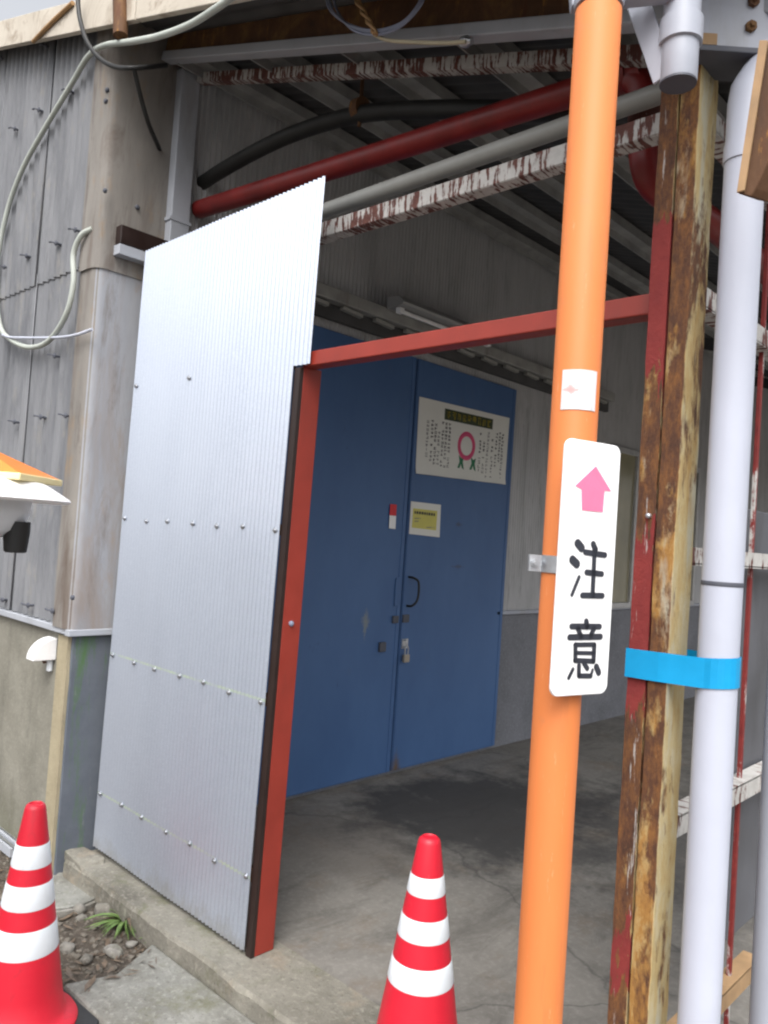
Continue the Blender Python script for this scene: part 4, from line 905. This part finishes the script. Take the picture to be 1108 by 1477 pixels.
bm = B(); b4 = [bm.verts.new(hp(a*.96, b*.96, .0545)) for a, b in e_]; apx = bm.verts.new(hp(0, .02, .13))
bm.faces.new(b4[::-1])
for k in range(4): bm.faces.new((b4[k], b4[(k+1) % 4], apx))
obj('top_plate', bm, 'orange_top', HL)
nz = PD(24, 770)
bm = B(); lathe(bm, nz, [(.022, -.045), (.026, -.042), (.030, 0), (.030, .03)], 16); obj('nozzle', bm, 'black', HL, smooth=True)
bm = B(); tube(bm, [V((lc.x, lc.y, GZ-.02)), lc+V((0, 0, -.10))], .022, 16); obj('post', bm, 'grey_steel', HL, smooth=True)
# drain rail at the wall foot
pa, pb = PZ(-60, 1150, -.06), PZ(33, 1222, -.06)
DR = thing('metal_channel', pb, 'ribbed grey metal channel lying along the foot of the plinth', 'channel')
for k in range(4):
    off = V((.012, -.022, 0))*k; bm = B(); bar(bm, pa+off, pb+off, .012, .03+.008*(k % 2)); obj('rib', bm, 'grey_steel' if k % 2 else 'galv', DR)
# round lid half buried
lp = PZ(88, 1286, GZ+.015)
ML = thing('round_lid', lp, 'round grey concrete lid half buried in soil by the cone', 'cover')
bm = B(); lathe(bm, lp, [(.165, -.05), (.172, -.02), (.172, .008), (.162, .012), (.158, .004), (.02, .006)], 40); obj('disc', bm, 'pave', ML, smooth=True)
bm = B(); lathe(bm, lp, [(.19, -.05), (.19, .002), (.176, .004), (.175, -.04)], 40, cap=False); obj('rim', bm, 'stone', ML, smooth=True)
# block at the kerb end, stones, rubble, weed, litter
def rock(bm, c, s, seed, flat=.7, yaw=0.):
    q = bmesh.ops.create_icosphere(bm, subdivisions=2, radius=1)['verts']; R_ = Matrix.Rotation(yaw, 3, 'Z')
    for v in q:
        d = v.co.normalized(); k = 1+.32*mathutils.noise.noise(d*1.3+V((seed*3.1, seed, 0)))+.10*mathutils.noise.noise(d*4+V((seed, 0, 0)))
        m = max(abs(d.x), abs(d.y), abs(d.z)); k *= (.75+.25/m*.8); p = V((d.x*s[0], d.y*s[1], d.z*s[2]))*k; v.co = V(c)+R_@p
bl = PZ(120, 1234, .0)
bm = B(); box(bm, (-3.43, 1.665, -.02), (-3.20, 1.765, .014)); 
for v in bm.verts: v.co += V((random.uniform(-.02, .02), random.uniform(-.012, .012), random.uniform(-.008, .008)))
tag(obj('mossy_slab', bm, 'kerb', bevel=.005), 'thin mossy concrete slab at the kerb end under the silver sheet', 'slab')
for (qx, qy, s, lab, yw) in ((155, 1312, (.055, .034, .034), 'blocky pale concrete lump lying beside the weed', .9), (115, 1312, (.030, .024, .022), 'grey stone between the round lid and the concrete lump', .3), (117, 1324, (.024, .018, .014), 'small pale stone just below the grey stone by the lid', 1), (125, 1384, (.026, .020, .018), 'brownish stone on soil near the pavement corner', 2), (97, 1368, (.032, .022, .022), 'rounded dull stone half sunk in soil beside the cone', .5), (190, 1362, (.026, .017, .012), 'flat pale stone on soil near the kerb foot', 1.5), (163, 1372, (.045, .03, .016), 'broad flat brown stone below the weed', .2)):
    c = PZ(qx, qy, GZ+s[2]*.5); bm = B(); rock(bm, c, s, qx*.37, yaw=yw); tag(obj('stone', bm, 'stone', smooth=True), lab, 'stone')
bm = B()
for k in range(900):
    xx, yy = random.uniform(-3.9, -2.5), random.uniform(1.0, 1.64); s = random.choice((.004, .006, .006, .009, .013))*random.uniform(.7, 1.3)
    q = bmesh.ops.create_icosphere(bm, subdivisions=1, radius=s)['verts']
    for v in q: v.co = V((v.co.x*random.uniform(.8, 1.4), v.co.y*random.uniform(.8, 1.3), v.co.z*.7))+V((xx, yy, gz(xx, yy)+s*.25))
tag(obj('rubble', bm, 'rubble', origin=(0, 0, 0)), 'scattered pebbles and rubble on the soil', 'rubble', kind='stuff')
bm = B()
for k in range(420):
    xx, yy = random.uniform(-3.7, -2.45), random.uniform(1.1, 1.645); a = random.uniform(0, 6.28); L = random.choice((.008, .012, .02, .035))*random.uniform(.7, 1.3); z = gz(xx, yy)+random.uniform(.004, .014)
    if xx > -2.6: z = GZ+.042
    d = V((math.cos(a), math.sin(a), random.uniform(-.2, .3)))*L; s = V((-math.sin(a), math.cos(a), random.uniform(-.4, .4)))*L*random.uniform(.08, .4); c = V((xx, yy, z))
    bm.faces.new([bm.verts.new(q) for q in (c-d, c+s*.9-d*.1, c+d, c-s*.9+d*.1)])
tag(obj('leaf_litter', bm, 'leaf_dry', origin=(0, 0, 0)), 'dry leaf litter on the soil', 'litter', kind='stuff')
def weed(pc, n, Lr, label, seed):
    rnd = random.Random(seed); T = thing('weed', pc, label, 'weed')
    for k in range(n):
        a = rnd.uniform(0, 6.28); L = rnd.uniform(*Lr); lift = rnd.uniform(.25, 1.1); wd = rnd.uniform(.004, .009); bm = B(); prev = None
        d = V((math.cos(a), math.sin(a), 0)); s = V((-d.y, d.x, 0))
        for i in range(7):
            t = i/6; c = V(pc)+d*(L*t*(.5+.5*t)*.9)+V((0, 0, L*(lift*t-.75*lift*t*t))); ww = wd*math.sin(math.pi*(.12+.88*t))+.0004
            q = [bm.verts.new(c-s*ww+V((0, 0, .002))), bm.verts.new(c), bm.verts.new(c+s*ww+V((0, 0, .002)))]
            if prev:
                for j in range(2): bm.faces.new((prev[j], q[j], q[j+1], prev[j+1]))
            prev = q
        obj('blade', bm, 'leaf' if rnd.random() < .85 else 'leaf_dry', T, smooth=True)
    return T
weed(PZ(180, 1336, GZ), 80, (.07, .18), 'leafy green weed tuft growing at the kerb foot', 3)
weed(PZ(218, 1360, GZ), 12, (.03, .06), 'tiny green sprout in the crack at the pavement corner', 5)
weed(PZ(127, 1216, -.02), 12, (.04, .08), 'small grass tuft behind the mossy slab', 8)
